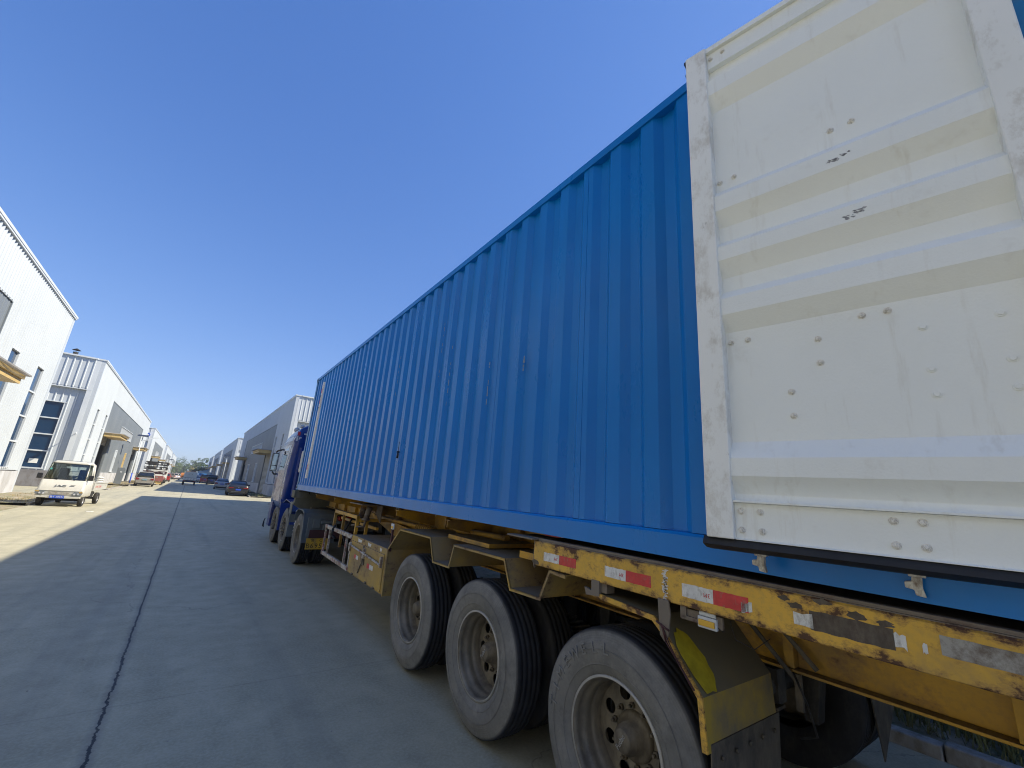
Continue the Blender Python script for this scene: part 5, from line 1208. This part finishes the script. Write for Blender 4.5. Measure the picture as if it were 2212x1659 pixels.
# ------------------------------------------------------------------ light trucks
def box_chassis(par, w, y0, y1, z): 
    b = MB(); b.box(-w*.45, -w*.35, y0, y1, z-.12, z); b.box(w*.35, w*.45, y0, y1, z-.12, z)
    b.tube((-w*.8, y0+.8, z-.22), (w*.8, y0+.8, z-.22), .05); b.tube((-w*.8, y1-.5, z-.22), (w*.8, y1-.5, z-.22), .05); b.build('chassis', 'dark', par)
def pickup():
    # local frame: front at y=0 facing -y, x right; real place -4.29, 26.75
    R = thing('pickup_truck', 'cream light pickup truck facing the camera on the left of the street', 'light truck', (-4.29, 26.75, 0), rz=math.radians(-3.5), local=True)
    w = .75
    def ring(z, x, yf, yb, r=.1): return rrect(-x, x, yf, yb, z, r=r)
    b = MB(); b.loft([ring(.40, w*.93, .06, 1.35), ring(.46, w, -.02, 1.36), ring(.66, w*1.0, -.03, 1.38), ring(.72, w*.985, .0, 1.38), ring(1.12, w*.955, .09, 1.38)]); b.build('cab_lower', 'cream', R)
    b = MB()
    b.loft([ring(1.80, w*.82, .40, 1.32, .1), ring(1.86, w*.83, .38, 1.33, .12), ring(1.93, w*.74, .50, 1.25, .12)])
    for sx in (-1, 1):
        b.tube((sx*w*.90, .14, 1.10), (sx*w*.785, .44, 1.83), .035, .03, 8); b.tube((sx*w*.92, .98, 1.10), (sx*w*.82, .96, 1.83), .035, .035, 8); b.tube((sx*w*.9, 1.34, 1.10), (sx*w*.80, 1.28, 1.83), .05, .05, 8)
    b.box(-w*.9, w*.9, 1.30, 1.36, 1.1, 1.3); b.box(-w*.82, -w*.45, 1.28, 1.33, 1.3, 1.83); b.box(w*.45, w*.82, 1.28, 1.33, 1.3, 1.83); b.box(-w*.5, w*.5, 1.27, 1.32, 1.70, 1.84)
    b.build('cab_roof', 'cream', R)
    b = MB(); b.prism([(.115, 1.12), (.405, 1.82), (.415, 1.815), (.128, 1.118)], 'x', -w*.85, w*.85); b.build('windscreen', 'clear', R)
    b = MB()
    for (x0, x1, z0, z1, q) in ((-w*.86, w*.86, 1.10, 1.14, 0),): b.prism([(.10, z0), (.12, z1), (.13, z1), (.11, z0)], 'x', x0, x1)
    b.path([(-w*.86, .115, 1.12), (-w*.80, .40, 1.815), (w*.80, .40, 1.815), (w*.86, .115, 1.12)], .014, 6); b.build('windscreen_seal', 'black', R)
    for sx in (-1, 1):
        b = MB(); b.prism([(.22, 1.13), (.95, 1.13), (.93, 1.79), (.46, 1.79)], 'x', sx*w*.84, sx*w*.85); b.build('side_window', 'clear', R)
        b = MB(); b.box(sx*w*.98, sx*(w*.98+.16), .12, .2, 1.14, 1.36); b.tube((sx*w*.9, .25, 1.15), (sx*(w+.02), .17, 1.22), .015); b.build('mirror', 'black', R, bevel=.025)
        b = MB(); b.prism([(sx*.74, .62), (sx*.50, .66), (sx*.38, .50), (sx*.50, .45), (sx*.70, .47)] if sx > 0 else [(-.75, .66), (-.46, .63), (-.45, .53), (-.62, .47), (-.74, .52)], 'y', -.055, .03); h = b.build('headlight', 'greypanel', R)
        b = MB()
        for (x, z, r) in ((.48, .53, .04), (.60, .55, .035)): b.tube((sx*x, -.055, z), (sx*x, -.075, z), r, r*.8, 14)
        b.build('lamp_lens', 'lamp_clear', h)
        b = MB(); b.box(sx*.62, sx*.73, -.06, -.04, .60, .63); b.build('indicator', 'amber', h)
        b = MB(); b.path([(sx*.28-.12, .095, 1.08), (sx*.28, .085, 1.1), (sx*.28+.1, .10, 1.14)], .008, 6); b.path([(sx*.3, .09, 1.09), (sx*.3-.28, .12, 1.15)], .009, 6); b.build('wiper', 'black', R)
        b = MB(); b.box(sx*w*.9, sx*(w+.004), .25, .30, .45, .70); b.build('trim_strip', 'cream', R)
    b = MB(); b.prism([(-.33, .62), (.34, .60), (.24, .50), (-.2, .51)], 'y', -.04, .01); b.build('grille', 'kerb', R)
    b = MB(); b.box(-w*.98, w*.98, -.05, .0, .655, .68); b.box(-w*.93, w*.93, -.05, .12, .36, .44); b.build('bumper', 'cream', R, bevel=.012)
    b = MB(); b.box(-.26, .20, -.075, -.07, .345, .465); p = b.build('number_plate', 'plate_b', R, bevel=.002)
    b = MB(); b.text('\u9c81T 50691', .085, Matrix(((1, 0, 0, -.03), (0, 0, -1, -.0755), (0, 1, 0, .405), (0, 0, 0, 1))), .0008, maxw=.42); b.build('plate_lettering', 'white', p)
    b = MB(); b.text('JAC', .10, Matrix(((1, 0, 0, -.03), (0, .2, -1, .018), (0, 1, .2, .87), (0, 0, 0, 1))), .008, maxw=.36); b.box(.28, .42, .005, .03, .905, .92); b.build('badge_lettering', 'greypanel', R)
    # interior
    b = MB(); b.box(-.5, -.06, .75, 1.0, .7, 1.18); b.box(-.45, -.12, .95, 1.08, 1.1, 1.62); b.box(.14, .58, .75, 1.0, .7, 1.18); b.box(.2, .52, .95, 1.08, 1.1, 1.58); b.build('seat', 'black', R, bevel=.04)
    b = MB(); b.box(-.62, .62, .2, .45, 1.0, 1.10); b.build('dashboard', 'black', R, bevel=.03)
    b = MB(); b.lathe([(0, .16), (.02, .18), (.04, .16)], n=20, close=True); b.xf(Matrix.Translation((.32, .5, 1.16)) @ Matrix.Rotation(math.radians(70), 4, 'Z') @ Matrix.Rotation(.3, 4, 'Y')); b.build('steering_wheel', 'black', R)
    b = MB(); b.box(-.60, -.54, .12+.16, .14+.16, 1.53, 1.60); b.build('windscreen_sticker', carpaint('teal sticker', (.1, .5, .45, 1)), R)
    b = MB(); b.path([(-.5, .6, 1.95), (.5, .6, 1.95)], .01, 6); b.path([(-.45, .6, 1.9), (-.45, .6, 1.95)], .01, 6); b.path([(.45, .6, 1.9), (.45, .6, 1.95)], .01, 6); b.build('roof_bar', 'chrome', R)
    # bed
    b = MB(); b.box(-w, w, 1.5, 4.15, .68, .72); b.box(-w, -w+.03, 1.5, 4.15, .72, 1.02); b.box(-w, w, 4.12, 4.15, .72, 1.02); b.box(-w+.03, w-.03, 1.5, 1.53, .72, 1.15); b.build('cargo_bed', 'cream', R, bevel=.004)
    b = MB(); b.box(w-.03, w, 1.55, 4.1, .72, 1.0); b.box(w-.04, w+.02, 1.5, 4.15, 1.0, 1.035); b.box(w-.01, w+.02, 1.5, 1.56, .66, 1.0); SBd = b.build('side_board', 'cream', R, bevel=.004)
    b = MB(); b.text('1595 8588', .13, Matrix(((0, 0, 1, w+.001), (1, 0, 0, 2.35), (0, 1, 0, .84), (0, 0, 0, 1))), .0008, maxw=1.1); b.build('side_lettering', 'inkred', SBd)
    b = MB(); b.box(-w*.5, w*.5, .3, 4.0, .42, .52); b.box(w*.4, w*.9, 1.6, 2.2, .35, .62); b.tube((-w*.8, .55, .27), (w*.8, .55, .27), .05); b.tube((-w*.8, 3.1, .27), (w*.8, 3.1, .27), .05); b.build('chassis', 'dark', R)
    p = small_wheel(R, .27, .16); p.location = (-w+.02, .55, .27)
    for sx, y in ((1, .55), (-1, 3.1), (1, 3.1)):
        c = copy_tree(p, R); c.location = (sx*(w-.02), y, .27); c.rotation_euler = (0, 0, 0 if sx < 0 else math.pi)
pickup()
def tarp_truck():
    R = thing('cargo_truck', 'small cargo truck with pale canvas cover driving away in mid street', 'light truck', (.27, 91.5, 0), rz=math.radians(-1), local=True)
    w = .88
    b = MB(); b.loft([[(x, y, z) for x, z in ((-w, .95), (-w, 1.7), (-w*.95, 2.08), (-w*.8, 2.16), (0, 2.2), (w*.8, 2.16), (w*.95, 2.08), (w, 1.7), (w, .95))] for y in (-1.6, 1.5)]); cv = b.build('canvas_cover', carpaint('pale green canvas', (.62, .66, .64, 1), .8), R)
    b = MB(); b.loft([[(.28*math.cos(a)*k, -1.605+t, 1.75+.12*math.sin(a)*k) for a in [i*math.pi/10 for i in range(20)]] for k, t in ((1, 0), (1, -.01), (.88, -.01), (.88, 0))], cap=False); b.build('cover_window_rim', 'black', cv)
    b = MB(); b.box(-w-.03, w+.03, -1.7, -1.64, .82, 1.2); b.box(-w-.03, -w, -1.64, 1.5, .82, 1.15); b.box(w, w+.03, -1.64, 1.5, .82, 1.15); b.box(-w, w, -1.64, 1.5, .78, .84); BD = b.build('cargo_bed', 'white', R)
    b = MB(); b.box(-w-.02, w+.02, -1.715, -1.70, 1.17, 1.21)
    for x in (-.6, -.2, .2, .6): b.box(x-.02, x+.02, -1.715, -1.70, .82, 1.17)
    b.build('tailgate_rib', 'fendergrey', BD)
    b = MB(); b.loft([rrect(-w*.92, w*.92, 1.6, 3.1, .5), rrect(-w*.95, w*.95, 1.6, 3.15, 1.15), rrect(-w*.8, w*.8, 1.6, 2.75, 1.85)]); b.build('cab', 'white', R)
    b = MB(); b.box(-w*.9, w*.9, -1.75, -1.6, .5, .74); b.box(-.5, .5, -1.5, 2.5, .5, .75); b.build('chassis', 'dark', R)
    b = MB(); b.box(-.2, .2, -1.77, -1.755, .6, .7); b.build('number_plate', 'plate_b', R)
    for sx in (-1, 1): b = MB(); b.box(sx*.55, sx*.8, -1.78, -1.75, .62, .72); b.build('tail_light', 'lamp_red', R)
    p = small_wheel(R, .33, .22); p.location = (-w+.0, -1.0, .33)
    for sx, y in ((1, -1.0), (-1, 2.3), (1, 2.3)):
        c = copy_tree(p, R); c.location = (sx*w, y, .33); c.rotation_euler = (0, 0, 0 if sx < 0 else math.pi)
tarp_truck()
def carrier():
    R = thing('low_trailer', 'low red brown trailer parked beyond the minivan under a load of dark frames', 'trailer', (-3.75, 80, 0), local=True)
    b = MB(); b.box(-1.15, 1.0, -2.6, 3, .75, 1.05); b.box(-1.15, 1.0, -2.65, -2.6, .5, 1.25); b.build('deck', carpaint('faded red brown', (.27, .09, .075, 1), .7), R, bevel=.02)
    b = MB(); b.prism([(-.5, .7), (.7, .7), (.55, .35), (.3, .28), (-.2, .3)], 'y', -2.5, -2.35); b.box(-1.0, .95, -2.6, -2.5, .42, .48); b.box(.35, .9, -2.55, -2.5, .12, .42); b.build('tail_board', 'canopy', R)
    b = MB(); b.box(.82, .95, -2.58, -2.5, .6, 2.3); b.box(-1.1, -.97, -2.5, -2.4, 1.1, 2.2); b.build('stake', 'plinth', R)
    p = small_wheel(R, .42, .25); p.location = (-1.1, -1.6, .42)
    for sx, y in ((1, -1.6), (-1, 1.6), (1, 1.6)):
        c = copy_tree(p, R); c.location = (sx*(1.1) if sx < 0 else .95, y, .42); c.rotation_euler = (0, 0, 0 if sx < 0 else math.pi)
    lb = ['lower', 'middle', 'uppermost']
    for k in range(3):
        z = [1.45, 2.05, 2.7][k]
        t = thing('steel_frame', '%s dark steel frame of the stack on the low trailer' % lb[k], 'steel frame', (-3.85, 80, z), local=True, group='dark steel frames stacked on the trailer')
        b = MB()
        for y in (-2.6, -.6, 1.6, 2.9):
            for (zz, h) in ((0, .09), (.36, .07)): b.box(-1.25, 1.15, y, y+.08, zz, zz+h)
            for x in (-1.25, -.5, .4, 1.08): b.box(x, x+.07, y, y+.08, .09, .36)
        for x in (-1.25, 1.08): b.box(x, x+.07, -2.52, 2.9, .0, .09); b.box(x, x+.07, -2.52, 2.9, .36, .43)
        b.box(-1.1, -.1 if k else .9, -1.5, 1.5, .1, .3); b.build('frame', ['maroon', 'dark', 'dark'][k], t)
carrier()
def cabtruck(x, y, rz, label, paint, body, s=1.0, boxh=2.6):
    R = thing('cargo_truck', label, 'truck', (x, y, 0), rz=rz, local=True); w = 1.05*s
    b = MB(); b.loft([rrect(-w, w, 1.4, 3.2, .55), rrect(-w, w, 1.4, 3.3, 1.3), rrect(-w*.9, w*.9, 1.4, 2.95, 2.2)]); b.build('cab', paint, R)
    b = MB(); b.box(-w*.8, w*.8, 3.0, 3.28, 1.35, 2.0); b.build('windscreen', 'glass', R)
    b = MB(); b.box(-w, w, -3, 1.3, .9, boxh); b.build('cargo_box', body, R, bevel=.03)
    b = MB(); b.box(-w*.4, w*.4, -3, 3, .55, .88); b.build('chassis', 'dark', R)
    for sx in (-1, 1): b = MB(); b.box(sx*w*.7, sx*w*.95, -3.03, -3.0, .7, .85); b.build('tail_light', 'lamp_red', R)
    p = small_wheel(R, .42, .25); p.location = (-w, -2, .42)
    for sx, yy in ((1, -2), (-1, 2.2), (1, 2.2)):
        c = copy_tree(p, R); c.location = (sx*w, yy, .42); c.rotation_euler = (0, 0, 0 if sx < 0 else math.pi)
cabtruck(-3.95, 93, 0, 'white truck with dark edged body parked beyond the frame loaded trailer', 'white', 'white', .95, 2.25)
bl = carpaint('sky blue truck paint', (.05, .25, .6, 1))
cabtruck(3.0, 176, math.radians(12), 'sky blue truck far along the right side', bl, bl, 1, 2.3)
cabtruck(5.0, 190, math.radians(-75), 'pale blue box truck parked across the far right verge', bl, carpaint('pale blue box', (.5, .6, .66, 1)), 1, 3.0)
cabtruck(.6, 215, math.radians(80), 'orange topped truck crossing far down the street', carpaint('orange paint', (.6, .22, .05, 1)), carpaint('orange load', (.62, .27, .1, 1)), 1, 2.9)
# litter
b = MB(); rg = random.Random(11)
for _ in range(320):
    y = 1.5+rg.random()**1.5*14; x = rg.uniform(-4.5, 1.8+y*.02); r = rg.choice((.003, .004, .004, .005, .007)); a = rg.uniform(0, 3)
    b.loft([[(x+r*k*math.cos(a+i*1.257)*rg.uniform(.7, 1.2), y+r*k*math.sin(a+i*1.257), z) for i in range(5)] for k, z in ((1, 0.0005), (.9, r*.5), (.4, r*.8))], smooth=False)
tag(b.build('grit', 'kerb'), 'scattered grit and small stones lying on the shaded concrete road', 'grit', kind='stuff')
t = thing('paper_scrap', 'small white paper scrap lying on the sunlit road near the pickup', 'litter', (-2.95, 24.2, .004), local=True)
b = MB(); b.prism([(0, 0), (.14, .03), (.2, .12), (.08, .15), (-.03, .08)], 'z', 0, .012); b.build('paper', 'white', t)

# ------------------------------------------------------------------ air
hz = NT('thin haze'); hz.t.nodes.remove(hz.b)
pv = hz.n('ShaderNodeVolumePrincipled'); pv.inputs['Color'].default_value = (.82, .88, .95, 1); pv.inputs['Density'].default_value = .0009; pv.inputs['Anisotropy'].default_value = .3
hz.l(pv.outputs[0], hz.t.nodes['Material Output'].inputs['Volume'])
b = MB(); b.box(-920, 920, -140, 1520, -1.3, 14.5); o = b.build('haze', hz.m); tag(o, 'thin pale summer haze filling the air along the street', 'haze', kind='stuff')
